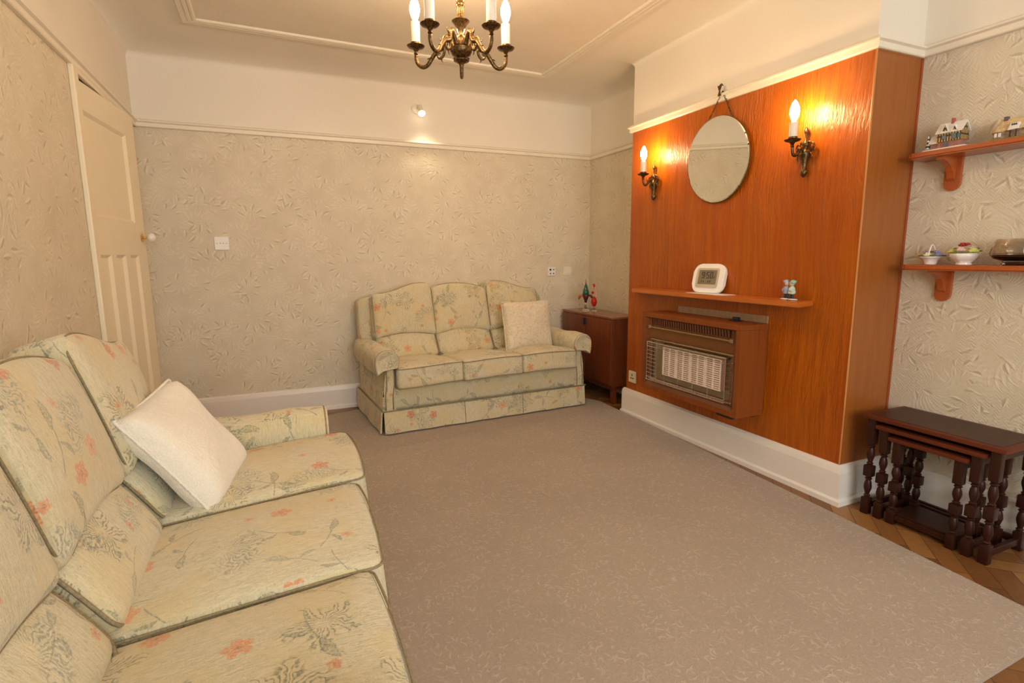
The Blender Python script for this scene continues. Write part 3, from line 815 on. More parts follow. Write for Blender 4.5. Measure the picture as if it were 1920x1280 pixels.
pl.matrix_world = Matrix.Translation((1.838, 3.86, .632)) @ Euler((radians(80), 0, radians(5)), 'XYZ').to_matrix().to_4x4()
pl = pillow('scatter_cushion', .375, .375, .13, M_VELVET, 'plain cream velvet cushion leaning in the corner of the near sofa', True, 2)
Rm = Matrix(((.58, .187, .793), (-.049, .979, -.196), (-.813, .075, .577)))
pl.matrix_world = Matrix.Translation((-.277, 1.893, .605)) @ Rm.to_4x4()

# ---------------------------------------------------------------- cabinet in the alcove
cbn = thing('cabinet', 'low dark teak cabinet with legs in the corner alcove beside the sofa', 'cabinet', (2.405, 3.50, 0), radians(0))
CW, CDp, CHt = .80, .27, .70
bm = NB(0.006, CDp, 0.006, CW, .14, CHt-.018, bev=.003); obj('body', bm, M_CAB, cbn)
obj('cabinet_top', NB(0, CDp+.004, 0, CW+.004, CHt-.018, CHt, bev=.004), M_CABTOP, cbn)
for a, b in ((.01, CW/2-.005), (CW/2+.005, CW-.01)):
    d_ = obj('door', NB(-.006, .006, a, b, .155, CHt-.03, bev=.003), M_CAB, cbn)
    obj('handle', NB(-.018, -.006, CW/2-.018 if a < .1 else CW/2+.008, CW/2-.008 if a < .1 else CW/2+.018, .60, .66, bev=.003), M_BLACK, d_)
for a in (.02, CDp-.04):
    for b in (.01, CW-.04):
        lg = bmesh.new(); prism(lg, [(a, b), (a+.034, b), (a+.034, b+.034), (a, b+.034)], 0, .145, 'z'); obj('leg', lg, M_CAB, cbn)
obj('plinth_rail', NB(.03, CDp-.02, .04, CW-.04, .11, .14), M_CAB, cbn)
tag(obj('small_black_box', NB(0, .035, -.03, .03, 0, .03, bev=.006), M_BLACK), 'small black object at the edge of the teak cabinet top', 'ornament').location = (2.615, 3.56, CHt+.0005)

# glass ornaments on it
ZT = CHt+.001
g1 = thing('glass_ornament', 'tall teal and purple blown glass bird ornament on the cabinet', 'ornament', (2.475, 4.02, ZT))
obj('glass_foot', lathe(bmesh.new(), [(.036, 0), (.037, .006), (.020, .022), (.010, .034), (.009, .075), (.012, .085)], 24), M_GCLEAR, g1, True, sharp=40)
obj('lower_body', lathe(bmesh.new(), [(.007, .075), (.014, .095), (.024, .12), (.027, .140), (.024, .146)], 20), M_GPURP, g1, True)
obj('upper_body', lathe(bmesh.new(), [(.026, .144), (.029, .152), (.026, .175), (.018, .20), (.010, .222), (.006, .24)], 20), M_GTEAL, g1, True)
bm = bmesh.new(); tube(bm, catmull([(0, 0, .235), (-.002, 0, .25), (-.001, 0, .268), (.002, 0, .282)], 4), [.006]*4+[.004]*4+[.003]*4+[.002], 8); obj('beak', bm, M_GAMB, g1, True)
for s, m in ((-1, M_GAMB), (1, M_GPURP)):
    bm = bmesh.new(); tube(bm, catmull([(.02*s, -.01*s, .137), (.038*s, -.02*s, .135), (.05*s, -.028*s, .115), (.054*s, -.03*s, .10)], 4), [.007, .008, .009, .01, .011, .011, .011, .010, .009, .007, .005, .003, .002], 8); obj('wing', bm, m, g1, True)
g2 = thing('glass_ornament', 'red and clear blown glass bird ornament with curved neck on the cabinet', 'ornament', (2.525, 3.965, ZT))
obj('glass_foot', lathe(bmesh.new(), [(.024, 0), (.025, .008), (.014, .018), (.008, .03), (.010, .045)], 20), M_GCLEAR, g2, True, sharp=40)
obj('red_body', lathe(bmesh.new(), [(.008, .042), (.018, .055), (.026, .078), (.023, .102), (.014, .12), (.008, .13)], 20), M_GRED, g2, True)
nk = catmull([(.010, 0, .11), (.016, 0, .14), (.014, 0, .17), (.004, 0, .20), (-.002, 0, .222), (-.012, 0, .225), (-.018, 0, .205)], 5)
obj('neck', tube(bmesh.new(), nk, [.0075-.003*i/len(nk) for i in range(len(nk))], 8), flat('pale_pink_glass', (.75, .38, .30), .1), g2, True)
bm = bmesh.new(); ball(bm, (-.004, 0, .225), .012, 1, .8, 1.3); obj('head', bm, M_GRED, g2, True)
bm = bmesh.new(); ball(bm, (-.020, -.008, .165), .013, 1.1, .6, .9); obj('wing', bm, M_GRED, g2, True)

# ---------------------------------------------------------------- gas heater
# local: x out of the wall toward -X world; work directly in world
ht = thing('gas_heater', 'wall mounted gas fire in a teak case with wire guard on the orange panelling', 'heater', (XR-.004, 2.45, .315))
X0, X1 = -.200, -.008          # local x (world minus wall)
Yl, Yh, Zh = -.405, .41, .50
def hb(*a, **k): return NB(*a, **k)
bm = bmesh.new()
# case frame: four mitred boards around the front
box(bm, X0, X1, Yl, Yh, Zh-.030, Zh, bev=.002); box(bm, X0, X1, Yl, Yh, 0, .030, bev=.002)
box(bm, X0, X1, Yl, Yl+.028, .03, Zh-.03); box(bm, X0, X1, Yh-.028, Yh, .03, Zh-.03)
obj('case', bm, M_HWOOD, ht)
M_COPPER = flat('copper_brown_enamel', (.20, .080, .022), .32, .35, var=.05)
M_COPPERD = flat('dark_inner_frame', (.16, .042, .010), .4)
bm = bmesh.new()   # bevelled inner frame sloping inward
outer = [(Yl+.028, .03), (Yh-.028, .03), (Yh-.028, Zh-.03), (Yl+.028, Zh-.03)]; inner = [(Yl+.072, .060), (Yh-.060, .060), (Yh-.060, Zh-.04), (Yl+.072, Zh-.04)]
va = [bm.verts.new((X0, a, b)) for a, b in outer]; vb = [bm.verts.new((X0+.022, a, b)) for a, b in inner]
for i in range(4): bm.faces.new((va[i], va[(i+1) % 4], vb[(i+1) % 4], vb[i]))
obj('inner_frame', bm, M_COPPERD, ht)
obj('front_plate', NB(X0+.018, X0+.030, Yl+.06, Yh-.05, .05, Zh-.035), M_COPPER, ht)
# vent grille
gr = obj('vent_grille', NB(X0+.010, X0+.018, -.325, .325, .425, .468), M_BLACK, ht)
bm = bmesh.new()
for i in range(32):
    y = -.32+.64*i/31
    prism(bm, [(y-.003, .427), (y+.003, .427), (y+.009, .466), (y+.003, .466)], X0+.004, X0+.012, 'x')
obj('slats', bm, M_COPPERD, gr)
tb = bmesh.new(); box(tb, X0+.002, X0+.018, -.345, .345, .404, .414, bev=.003); box(tb, X0-.001, X0+.018, -.352, -.330, .398, .420, bev=.004); box(tb, X0-.001, X0+.018, .330, .352, .398, .420, bev=.004)
obj('trim_bar', tb, flat('dull_bronze_bar', (.36, .22, .12), .35, .6), ht)
# recess with radiants
bm = bmesh.new()
py0, py1, pz0, pz1 = -.345, .315, .082, .322
fr = bmesh.new()
for (a, b, c, d) in ((py0-.02, py1+.02, pz1, pz1+.018), (py0-.02, py1+.02, pz0-.018, pz0), (py0-.02, py0, pz0, pz1), (py1, py1+.02, pz0, pz1)): box(fr, X0+.004, X0+.02, a, b, c, d, bev=.005)
obj('surround', fr, M_COPPER, ht, True, sharp=40)
M_STEEL = flat('dull_steel_reflector', (.33, .27, .20), .3, .9)
bm = bmesh.new()
quad(bm, (X0+.016, py0, pz0), (X0+.016, py1, pz0), (X0+.018, py1, pz1), (X0+.018, py0, pz1))
obj('reflector', bm, M_STEEL, ht)
M_CLAY = flat('white_fireclay', (.80, .68, .60), .7, var=.05); M_CLAYD = flat('scorched_fireclay', (.30, .13, .08), .9)
RY0, RZ0, RW_, RH_ = -.300, .132, .118, .168
for k in range(4):
    y0 = RY0+k*(RW_+.002)
    rd = obj('radiant', NB(X0-.010, X0+.014, y0, y0+RW_, RZ0, RZ0+RH_), M_CLAYD, ht)
    bm = bmesh.new()
    for a in (y0, y0+RW_/2-.005, y0+RW_-.008): box(bm, X0-.017, X0-.009, a, a+.009, RZ0, RZ0+RH_)
    for j in range(15): box(bm, X0-.016, X0-.009, y0, y0+RW_, RZ0+j*RH_/14-.0034, RZ0+j*RH_/14+.0034)
    obj('grid', bm, M_CLAY, rd)
# chrome guard
bm = bmesh.new(); gx = X0-.042
def rr_yz(y0, y1, z0, z1, x): return [(x, y0, z0), (x, y1, z0), (x, y1, z1), (x, y0, z1)]
GL, GR, GB, GT = .300, -.355, .080, .322
tube(bm, rr_yz(GR, GL, GB, GT, gx), .0032, 6, closed=True)
tube(bm, rr_yz(GR-.008, GL+.012, GB-.008, GT+.012, X0+.004), .0035, 6, closed=True)
for y in (GR, -.235, -.115, .005, .125, .205, GL):
    tube(bm, [(X0+.004, y, GT+.012), (gx, y, GT), (gx, y, GB), (X0+.004, y, GB-.008)], .0018, 5)
for k in range(9):
    z = GB+.022+.024*k
    for (a, b) in ((GL+.012, GL), (GR-.008, GR)): tube(bm, [(X0+.004, a, z), (gx, b, z)], .0015, 5)
    tube(bm, [(gx, GL, z), (gx, GL-.085, z-.003)], .0014, 5)
for z in (GT-.012, GT-.026, GB+.014): tube(bm, [(gx, GR, z), (gx, GL, z)], .0016, 5)
obj('wire_guard', bm, M_CHROME, ht)
bm = bmesh.new(); box(bm, X0-.014, X0+.012, -.325, .22, .304, .320, bev=.004); obj('reflector_hood', bm, M_STEEL, ht)
bm = bmesh.new(); box(bm, -.085, -.045, -.27, -.21, Zh, Zh+.006, bev=.002); box(bm, -.078, -.052, -.26, -.222, Zh+.006, Zh+.022, bev=.004); obj('control_knob', bm, M_BLACK, ht)
bm = bmesh.new(); box(bm, -.16, -.06, -.34, -.22, -.030, 0, bev=.008); obj('gas_valve', bm, M_BLACK, ht)
bm = bmesh.new(); tube(bm, catmull([(-.05, -.33, .0), (-.05, -.345, -.012), (-.03, -.35, -.018), (-.002, -.35, -.018)], 4), .008, 8); obj('gas_pipe', bm, M_BRASS, ht, True)
obj('backboard', NB(-.010, -.0005, -.398, .295, .40, Zh+.040), M_PALE, ht)

# ---------------------------------------------------------------- mantel shelf and what stands on it
bm = bmesh.new(); prism(bm, [(XR-.004, 1.80), (XR-.15, 1.765), (XR-.15, 3.06), (XR-.004, 3.22)], .928, .954, 'z')
bmesh.ops.bevel(bm, geom=bm.edges[:], offset=.003, segments=2, affect='EDGES')
tag(obj('mantel_shelf', bm, M_MANTEL), 'long orange teak mantel shelf fixed above the gas fire', 'shelf')
pb = bmesh.new(); box(pb, -.055, .055, -.13, .15, 0, .0016)
pp_ = obj('paper_leaflet', pb, M_WHITE); tag(pp_, 'thin white paper lying under the digital clock', 'paper'); pp_.location = (2.315, 2.39, .9545)
ck = thing('digital_clock', 'white rounded digital clock showing 9:50 on the mantel shelf', 'clock', (2.315, 2.435, .957), radians(-90+14))
# local x right (seen from front), y back, z up; face towards -y
def rrp(w, h, r, cx=0, cz=0, n=6): return [(a+cx, b+cz) for a, b in rrect(w, h, r, n)]
tilt = Matrix.Rotation(radians(-14), 4, 'X')
def ckobj(name, poly, y0, y1, mat, par, bev=0):
    bm = bmesh.new(); prism(bm, poly, y0, y1, 'y', tilt)
    if bev: bmesh.ops.bevel(bm, geom=[e for e in bm.edges if len({round(v.co.dot(tilt.col[1].to_3d()), 4) for v in e.verts}) == 1], offset=bev, segments=2, affect='EDGES')
    return obj(name, bm, mat, par, False)
CKW, CKH = .204, .172
ckobj('housing', rrp(CKW, CKH, .05, 0, CKH/2+.002), 0, .026, M_WHITE, ck, .004)
bz = ckobj('screen_frame', rrp(.140, .116, .012, -.004, CKH/2+.003), -.005, 0, flat('silver_grey_bezel', (.60, .52, .40), .3, .3), ck)
ckobj('screen', rrp(.116, .084, .002, -.003, CKH/2+.007), -.0065, -.004, flat('grey_lcd', (.20, .17, .11), .25), ck)
bm = bmesh.new()
SEG = {'9': 'abcdfg', '5': 'acdfg', '0': 'abcdef', '2': 'abdeg'}
def digit(x, z, w, h, t, ch):
    r = {'a': (x, x+w, z+h-t, z+h), 'g': (x, x+w, z+h/2-t/2, z+h/2+t/2), 'd': (x, x+w, z, z+t), 'b': (x+w-t, x+w, z+h/2, z+h), 'c': (x+w-t, x+w, z, z+h/2), 'f': (x, x+t, z+h/2, z+h), 'e': (x, x+t, z, z+h/2)}
    for s in SEG[ch]:
        a, b, c, d = r[s]; prism(bm, [(a, c), (b, c), (b, d), (a, d)], -.0074, -.006, 'y', tilt)
zz = .086
for x, ch in ((-.040, '9'), (-.009, '5'), (.014, '0')): digit(x, zz, .017, .038, .0042, ch)
for z_ in (zz+.010, zz+.025): prism(bm, [(-.0175, z_), (-.0135, z_), (-.0135, z_+.004), (-.0175, z_+.004)], -.0074, -.006, 'y', tilt)
for k in range(6): prism(bm, [(-.04+k*.014, .062), (-.034+k*.014, .062), (-.034+k*.014, .072), (-.04+k*.014, .072)], -.0070, -.006, 'y', tilt) if k in (0, 1, 3, 4) else None
digit(.036, zz, .007, .013, .002, '2')
obj('digits', bm, flat('lcd_segments', (.045, .04, .028), .4), ck)
bm = bmesh.new(); prism(bm, [(-.03, .002), (.03, .002), (.0, .05)], .026, .05, 'y'); obj('stand', bm, M_WHITE, ck)

fg = thing('figurine', 'small porcelain figurine of two children in blue and green hats on the mantel', 'figurine', (2.325, 1.882, .9545), radians(-90))
bm = bmesh.new(); ball(bm, (-.022, 0, .004), .026, 1, .7, .18); ball(bm, (.022, 0, .004), .026, 1, .7, .18)
for v in bm.verts: v.co.z = max(v.co.z, 0)
obj('base', bm, M_PORC, fg, True)
for s, cc, hc in ((-1, (.30, .33, .45), (.34, .38, .60)), (1, (.52, .66, .56), (.25, .52, .38))):
    x = s*.015
    bm = bmesh.new()
    for dx in (-.006, .006): tube(bm, [(x+dx, 0, .004), (x+dx, 0, .034)], [.0058, .0065], 10)
    lg_ = obj('legs', bm, flat('dark_trousers', (.03, .03, .04), .4), fg, True)
    bm = lathe(bmesh.new(), [(.015, .030), (.018, .036), (.016, .05), (.012, .063), (.006, .070)], 16, (x, 0, 0)); 
    tube(bm, catmull([(x+s*.010, 0, .062), (x+s*.016, -.006, .052), (x+s*.010, -.015, .046), (x-s*.004, -.014, .050)], 4), .0045, 8)
    obj('coat', bm, flat('glazed_coat', cc, .25, var=.25, sc_=60), fg, True)
    bm = bmesh.new(); ball(bm, (x-s*.002, 0, .080), .0125); ball(bm, (x-s*.014, 0, .079), .0025); obj('head', bm, flat('pink_face', (.70, .45, .33), .3), fg, True)
    bm = bmesh.new(); ball(bm, (x+s*.004, 0, .088), .0135, 1.05, 1.05, .85)
    ball(bm, (x+s*.018, 0, .092), .005); tube(bm, [(x-s*.012, -.006, .086), (x-s*.013, .006, .086)], .003, 6); obj('hat', bm, flat('glazed_hat', hc, .25, var=.2, sc_=60), fg, True)

# ---------------------------------------------------------------- round mirror on a chain
mr = thing('round_mirror', 'round frameless mirror hanging on a chain on the orange panelling', 'mirror', (XR-.035, 2.452, 1.712))
th_ = radians(3.1)
Mm = Matrix.Rotation(-th_, 4, 'Y') @ Matrix.Rotation(-pi/2, 4, 'Y')
def mt(prof, mat, name, lob=0):
    bm = bmesh.new(); lathe(bm, prof, 96, (0, 0, 0), Mm.to_3x3()); return obj(name, bm, mat, mr, True, sharp=5)
mt([(.232, -.005), (.2375, -.005), (.2375, -.001), (.236, 0)], flat('dark_mirror_edge', (.07, .045, .02), .4, .3), 'backing')
mt([(.235, .0002), (.2295, .0025)], M_MIRROR, 'mirror_glass')
bm = bmesh.new(); pts = []
def chain(bm, a, b, n=16):
    a, b = Vector(a), Vector(b); d = (b-a)/n; dn = d.normalized(); sd = dn.cross(Vector((1, 0, 0))).normalized()
    for k in range(n):
        c = a+d*(k+.5); e = sd if k % 2 else Vector((1, 0, 0))
        tube(bm, [c+dn*(d.length*.62*cos(t))+e*(.0045*sin(t)) for t in [2*pi*i/10 for i in range(10)]], .0019, 5, closed=True)
top_ = (.018, -.004, .372); 
chain(bm, top_, (.008, .095, .215)); chain(bm, top_, (.008, -.095, .215))
obj('chain', bm, M_BRASS, mr)
bm = bmesh.new(); prism(bm, [(-.016, .400), (.016, .400), (.004, .372), (.011, .345), (-.011, .345), (-.004, .372)], -.004, .0, 'x')
tube(bm, catmull([(-.002, 0, .40), (.010, 0, .410), (.022, 0, .402)], 4), .003, 6)
tube(bm, catmull([(-.002, 0, .36), (-.010, 0, .352), (-.004, 0, .344), (.006, 0, .35)], 4), .0025, 6)
obj('rail_hook', bm, M_BRASS, mr)

# ---------------------------------------------------------------- candle lamps
def bulb_bm(c, s=1.0):
    return lathe(bmesh.new(), [(.010*s, 0), (.014*s, .006*s), (.0205*s, .026*s), (.0225*s, .040*s), (.020*s, .058*s), (.013*s, .078*s), (.006*s, .090*s), (.0008, .096*s)], 20, c)
def cup(bm, c, s=1.0):
    lathe(bm, [(.006*s, -.030*s), (.010*s, -.026*s), (.007*s, -.018*s), (.014*s, -.006*s), (.034*s, .0), (.040*s, .007*s), (.036*s, .0075*s), (.018*s, .003*s), (.016*s, .008*s), (.0225*s, .012*s), (.0225*s, .020*s), (.0165*s, .020*s)], 20, c)
    return bm
def candle(parent, c, tube_h=.088, mat=None, s=1.0):
    """cup, tube, collar and bulb, all sub-parts of the arm"""
    obj('drip_pan', cup(bmesh.new(), c, s), M_BRASS, parent, True, sharp=50)
    z0 = c[2]+.018*s
    obj('candle_tube', lathe(bmesh.new(), [(.0195*s, z0), (.0200*s, z0+.001), (.0200*s, z0+tube_h), (.017*s, z0+tube_h+.001)], 20, (c[0], c[1], 0)), M_CANDLE, parent, True, sharp=40)
    obj('collar', lathe(bmesh.new(), [(.0125*s, z0+tube_h), (.0125*s, z0+tube_h+.012)], 16, (c[0], c[1], 0)), M_WHITE, parent, True, sharp=40)
    obj('bulb', bulb_bm((c[0], c[1], z0+tube_h+.011), s), mat or M_BULB, parent, True)
def curl(bm, pts, r0, r1, n=6):
    P = catmull(pts, n); tube(bm, P, [r0+(r1-r0)*i/(len(P)-1) for i in range(len(P))], 8)

# chandelier
CX, CY, CZ0 = .827, 2.405, 1.953
ch = thing('chandelier', 'antique brass chandelier with five candle lamps hanging from the ceiling', 'chandelier', (CX, CY, CZ0))
st_ = bmesh.new()
lathe(st_, [(.0015, 0), (.005, .004), (.005, .028), (.008, .032), (.008, .042), (.006, .046), (.012, .062), (.016, .066), (.034, .074), (.034, .078), (.018, .082),
            (.022, .088), (.040, .098), (.048, .114), (.048, .124), (.036, .130), (.026, .136), (.022, .150), (.024, .164), (.014, .172), (.010, .176), (.014, .20), (.030, .226), (.039, .236), (.036, .240),
            (.020, .244), (.016, .262), (.012, .290), (.018, .296), (.021, .304), (.015, .312), (.020, .320), (.018, .328), (.009, .336), (.007, .40), (.010, .41), (.007, .42), (.006, .50), (.012, .515), (.016, .525), (.045, .545), (.055, .566), (.056, .5765)], 28)
obj('stem', st_, M_BRASS, ch, True, sharp=60)
view = math.atan2(-CY, -CX)   # direction towards the camera
for k in range(5):
    a = view+radians(36+72*k)
    Mz = Matrix.Rotation(a, 4, 'Z')
    def A(r, z): return tuple(Mz @ Vector((r, 0, z)))
    bm = bmesh.new()
    curl(bm, [A(.030, .135), A(.046, .160), A(.064, .180), A(.078, .168), A(.080, .142), A(.096, .130), A(.114, .124), A(.136, .098), A(.156, .072), A(.178, .063), A(.200, .074), A(.211, .094), A(.212, .116)], .0115, .0078, 5)
    curl(bm, [A(.078, .146), A(.078, .120), A(.086, .100), A(.100, .094), A(.110, .104), A(.106, .116), A(.098, .113)], .007, .004, 5)
    for p0, p1, p2 in (((.080, .165), (.094, .168), (.099, .182)), ((.118, .118), (.112, .108), (.100, .108)), ((.09, .096), (.092, .086), (.086, .076)), ((.140, .092), (.150, .098), (.160, .094)), ((.05, .165), (.044, .176), (.038, .176))):
        curl(bm, [A(*p0), A(*p1), A(*p2)], .005, .0008, 4)
    arm = obj('arm', bm, M_BRASS, ch, True)
    candle(arm, A(.212, .148))

# wall sconces
def sconce(y, z, label, flip=1):
    r = thing('wall_sconce', label, 'wall lamp', (XR-.004, y, z), group='candle wall lamps beside the mirror')
    bm = bmesh.new()
    # back plate: vase shaped ornament, flattened against the wall
    lathe(bm, [(.001, -.122), (.008, -.116), (.014, -.104), (.016, -.094), (.012, -.084), (.010, -.070), (.014, -.050), (.019, -.030), (.024, -.016), (.026, -.006), (.018, .004), (.010, .010), (.011, .022), (.018, .030), (.012, .040),
               (.006, .052), (.005, .078), (.009, .084), (.011, .094), (.006, .104), (.001, .112)], 16, (-.018, 0, 0))
    for v in bm.verts: v.co.x = min(-.0005, v.co.x)
    for s in (-1, 1):
        curl(bm, [(-.018, s*.012, -.01), (-.020, s*.036, .0), (-.020, s*.048, .018), (-.020, s*.040, .034), (-.020, s*.028, .030), (-.020, s*.030, .018)], .006, .003)
        curl(bm, [(-.018, s*.020, -.01), (-.020, s*.034, -.014), (-.020, s*.040, -.028), (-.020, s*.036, -.038)], .006, .002)
        curl(bm, [(-.018, s*.004, .030), (-.020, s*.018, .040), (-.020, s*.026, .038), (-.020, s*.026, .028)], .007, .003)
        ball(bm, (-.016, s*.010, -.094), .008, 1, 1, 1, 8, 6)
    ball(bm, (-.022, 0, -.094), .008, 1, 1, 1, 8, 6)
    obj('back_plate', bm, M_BRASS, r, True)
    bm = bmesh.new()
    curl(bm, [(-.026, 0, -.006), (-.044, 0, .012), (-.058, 0, .006), (-.070, 0, -.014), (-.088, 0, -.024), (-.102, 0, -.014), (-.107, 0, .006), (-.107, 0, .014)], .009, .0065, 5)
    curl(bm, [(-.050, 0, .004), (-.046, 0, -.014), (-.052, 0, -.030), (-.048, 0, -.040)], .006, .002)
    curl(bm, [(-.060, 0, -.004), (-.074, 0, .006), (-.080, 0, .016)], .005, .001)
    a = obj('arm', bm, M_BRASS, r, True)
    candle(a, (-.107, 0, .040), .066, M_BULBW, s=.95)
    return r
sconce(1.893, 1.664, 'lit candle wall lamp right of the round mirror, nearer the panelling corner')
sconce(3.022, 1.662, 'lit candle wall lamp left of the round mirror, nearer the far alcove')

# small spotlight high on the back wall
sp = thing('wall_spotlight', 'small white wall spotlight mounted high on the back wall', 'wall lamp', (1.115, YB, 2.318))
bm = bmesh.new(); lathe(bm, [(.036, 0), (.036, .008), (.028, .014), (.004, .016)], 24, (0, 0, 0), Matrix.Rotation(pi/2, 3, 'X')); obj('base', bm, M_TRIM, sp, True, sharp=40)
bm = bmesh.new(); tube(bm, [(.006, -.014, 0), (.018, -.045, .002)], .006, 8); obj('bracket', bm, M_TRIM, sp, True)
dv = Vector((.10, -.35, -.93)).normalized(); q = dv.to_track_quat('Z', 'Y').to_matrix()
bm = lathe(bmesh.new(), [(.012, -.022), (.017, -.018), (.017, .030), (.020, .034), (.019, .036)], 20, (.022, -.055, .0), q); sh = obj('spot_housing', bm, M_TRIM, sp, True, sharp=40)
bm = lathe(bmesh.new(), [(.016, .034), (.026, .042), (.028, .052), (.022, .062), (.010, .067), (.001, .068)], 20, (.022, -.055, 0), q); obj('bulb', bm, M_SPOT, sh, True)
l = bpy.data.lights.new('spot_beam', 'SPOT'); l.energy = SPOTW; l.color = (1, .80, .52); l.spot_size = radians(120); l.spot_blend = 1; l.shadow_soft_size = .03
lo = bpy.data.objects.new('spot_beam', l); col.objects.link(lo); lo.location = Vector((1.137, YB-.055, 2.318))+dv*.09
lo.rotation_euler = dv.to_track_quat('-Z', 'Y').to_euler()

# ---------------------------------------------------------------- switches and sockets
def plate(name, label, loc, w=.086, h=.086, axis='y', mat=None, group=None):
    t = thing(name, label, name.split('_')[-1], loc, 0 if axis == 'y' else -pi/2, group)
    obj('faceplate', NB(-w/2, w/2, -.010, -.0005, -h/2, h/2, bev=.003), mat or M_WHITE, t)
    return t
t = plate('thermostat_switch', 'white square switch plate on the back wall near the door', (-.310, YB, 1.283), .092, .092)
bm = bmesh.new()
for x in (-.03, -.008, .010, .03): box(bm, x-.003, x+.003, -.0115, -.0098, -.003, .004 if abs(x) < .02 else .002)
obj('marks', bm, flat('grey_marks', (.35, .28, .22), .6), t)
t = plate('aerial_socket', 'white wall plate with four black holes above the cabinet, left of the plain plate', (2.317, YB, 1.040), .075, .078)
bm = bmesh.new()
for x, z, r_ in ((-.015, .016, .010), (.017, .016, .0065), (-.015, -.018, .0065), (.017, -.018, .0065)):
    lathe(bm, [(r_, .0095), (r_*.9, .0118)], 14, (x, 0, z), Matrix.Rotation(pi/2, 3, 'X'))
obj('holes', bm, M_BLACK, t)
t = plate('blank_socket', 'plain cream wall plate above the cabinet, right of the four hole plate', (2.478, YB, 1.043), .082, .078, mat=M_TRIM)
obj('rim', NB(-.03, .03, -.013, -.0095, -.026, .026, bev=.002), M_TRIM, t)
t = plate('power_socket', 'white single power socket low on the orange panelling beside the gas fire', (XR-.004, 3.212, .289), .086, .086, 'x', M_SOCK)
bm = bmesh.new()
for x, z, a, b in ((0, .014, .004, .009), (-.012, -.010, .007, .004), (.012, -.010, .007, .004)): box(bm, x-a, x+a, -.0115, -.0098, z-b, z+b)
obj('slots', bm, M_BLACK, t)
obj('rocker', NB(.022, .034, -.014, -.009, .012, .032, bev=.002), M_SOCK, t)

# ---------------------------------------------------------------- wall shelves in the near alcove
def wall_shelf(ztop, yend, yb, label):
    t = thing('wall_shelf', label, 'shelf', (XA, yend, ztop), group=None)
    bm = bmesh.new(); prism(bm, [(-.0005, 0), (-.135, 0), (-.15, -.02), (-.15, -.95), (-.0005, -.95)], -.024, 0, 'z')
    bmesh.ops.bevel(bm, geom=[e for e in bm.edges if all(v.co.x < -.1 for v in e.verts)], offset=.006, segments=3, affect='EDGES')
    obj('board', bm, M_SHELF, t)
    for y in (yb, yb-.62):
        bm = bmesh.new(); y-=yend
        # wall plate with rounded foot and curved arm
        pl_ = [(y-.031, -.024), (y-.031, -.125)]+[(y+.031*cos(radians(a)), -.130+.031*sin(radians(a))) for a in range(180, 361, 20)]+[(y+.031, -.125), (y+.031, -.024)]
        prism(bm, pl_, -.016, -.0005, 'x')
        cv = [(-.016, -.024), (-.118, -.024), (-.118, -.036), (-.085, -.044), (-.055, -.062), (-.036, -.088), (-.030, -.110), (-.016, -.122)]
        prism(bm, cv, y-.013, y+.013, 'y')
        obj('bracket', bm, M_SHELF, t)
    return t
wall_shelf(1.603, 1.545, 1.425, 'upper red-brown wall shelf with two model cottages on it')
wall_shelf(1.128, 1.525, 1.412, 'lower red-brown wall shelf with flower baskets and a glass bowl on it')

# cottages: local x along the front (seen from the room), y depth, z up; front faces -y
M_SNOW = flat('snow_glaze', (.80, .78, .74), .5, var=.04); M_TUD = None
def m_tudor():
    t = NT('half_timber'); v = t.uv()
    xyz = t.n('ShaderNodeSeparateXYZ'); t.put(xyz.inputs[0], v)
    a = t.step(t.math('ABSOLUTE', t.math('SINE', t.math('MULTIPLY', t.math('ADD', xyz.outputs[0], .002), 300))), .62, .8)
    b = t.step(t.math('ABSOLUTE', t.math('SINE', t.math('MULTIPLY', xyz.outputs[1], 150))), .30, .42)
    c = t.mix(t.math('MULTIPLY', t.math('SUBTRACT', 1, a), b), (.05, .035, .02), (.62, .40, .14))
    return t.done(c, .6)
M_TUD = m_tudor()
M_BRICK = flat('pink_brick', (.36, .17, .13), .7, var=.3, sc_=200); M_SLATE = flat('dark_timber', (.05, .035, .02), .6)
M_GREEND = flat('dark_green_fir', (.03, .07, .04), .7, var=.4, sc_=150)
def gable(bm, x0, x1, y0, y1, z0, zr, ov=.004, axis='x', th=.004):
    """pitched roof shell; ridge along axis"""
    if axis == 'x':
        ym = (y0+y1)/2
        prism(bm, [(y0-ov, z0), (ym, zr), (y1+ov, z0), (y1+ov, z0+th), (ym, zr+th*1.3), (y0-ov, z0+th)], x0-ov, x1+ov, 'x')
    else:
        xm = (x0+x1)/2
        prism(bm, [(x0-ov, z0), (xm, zr), (x1+ov, z0), (x1+ov, z0+th), (xm, zr+th*1.3), (x0-ov, z0+th)], y0-ov, y1+ov, 'y')
c1 = thing('model_cottage', 'small half-timbered model cottage with snowy roof and red chimney on the upper shelf', 'ornament', (2.638, 1.420, 1.6035), -pi/2); c1.scale = (.97, 1, 1.36)
bm = bmesh.new(); prism(bm, [(-.080, -.036), (.078, -.040), (.084, .03), (-.075, .034)], 0, .007, 'z'); obj('snowy_base', bm, M_SNOW, c1)
bm = bmesh.new(); box(bm, -.030, .055, -.022, .025, .007, .026); box(bm, -.062, -.030, -.015, .022, .007, .024); obj('brick_storey', bm, M_BRICK, c1)
bm = bmesh.new(); box(bm, -.034, .058, -.026, .027, .026, .050)
prism(bm, [(-.018, .046), (.010, .046), (-.004, .072)], -.029, .0, 'y'); prism(bm, [(.020, .046), (.044, .046), (.032, .066)], -.029, .0, 'y')
prism(bm, [(-.026, .050), (0.0005, .078), (.027, .050)], -.034, .058, 'x')
obj('timber_storey', bm, M_TUD, c1)
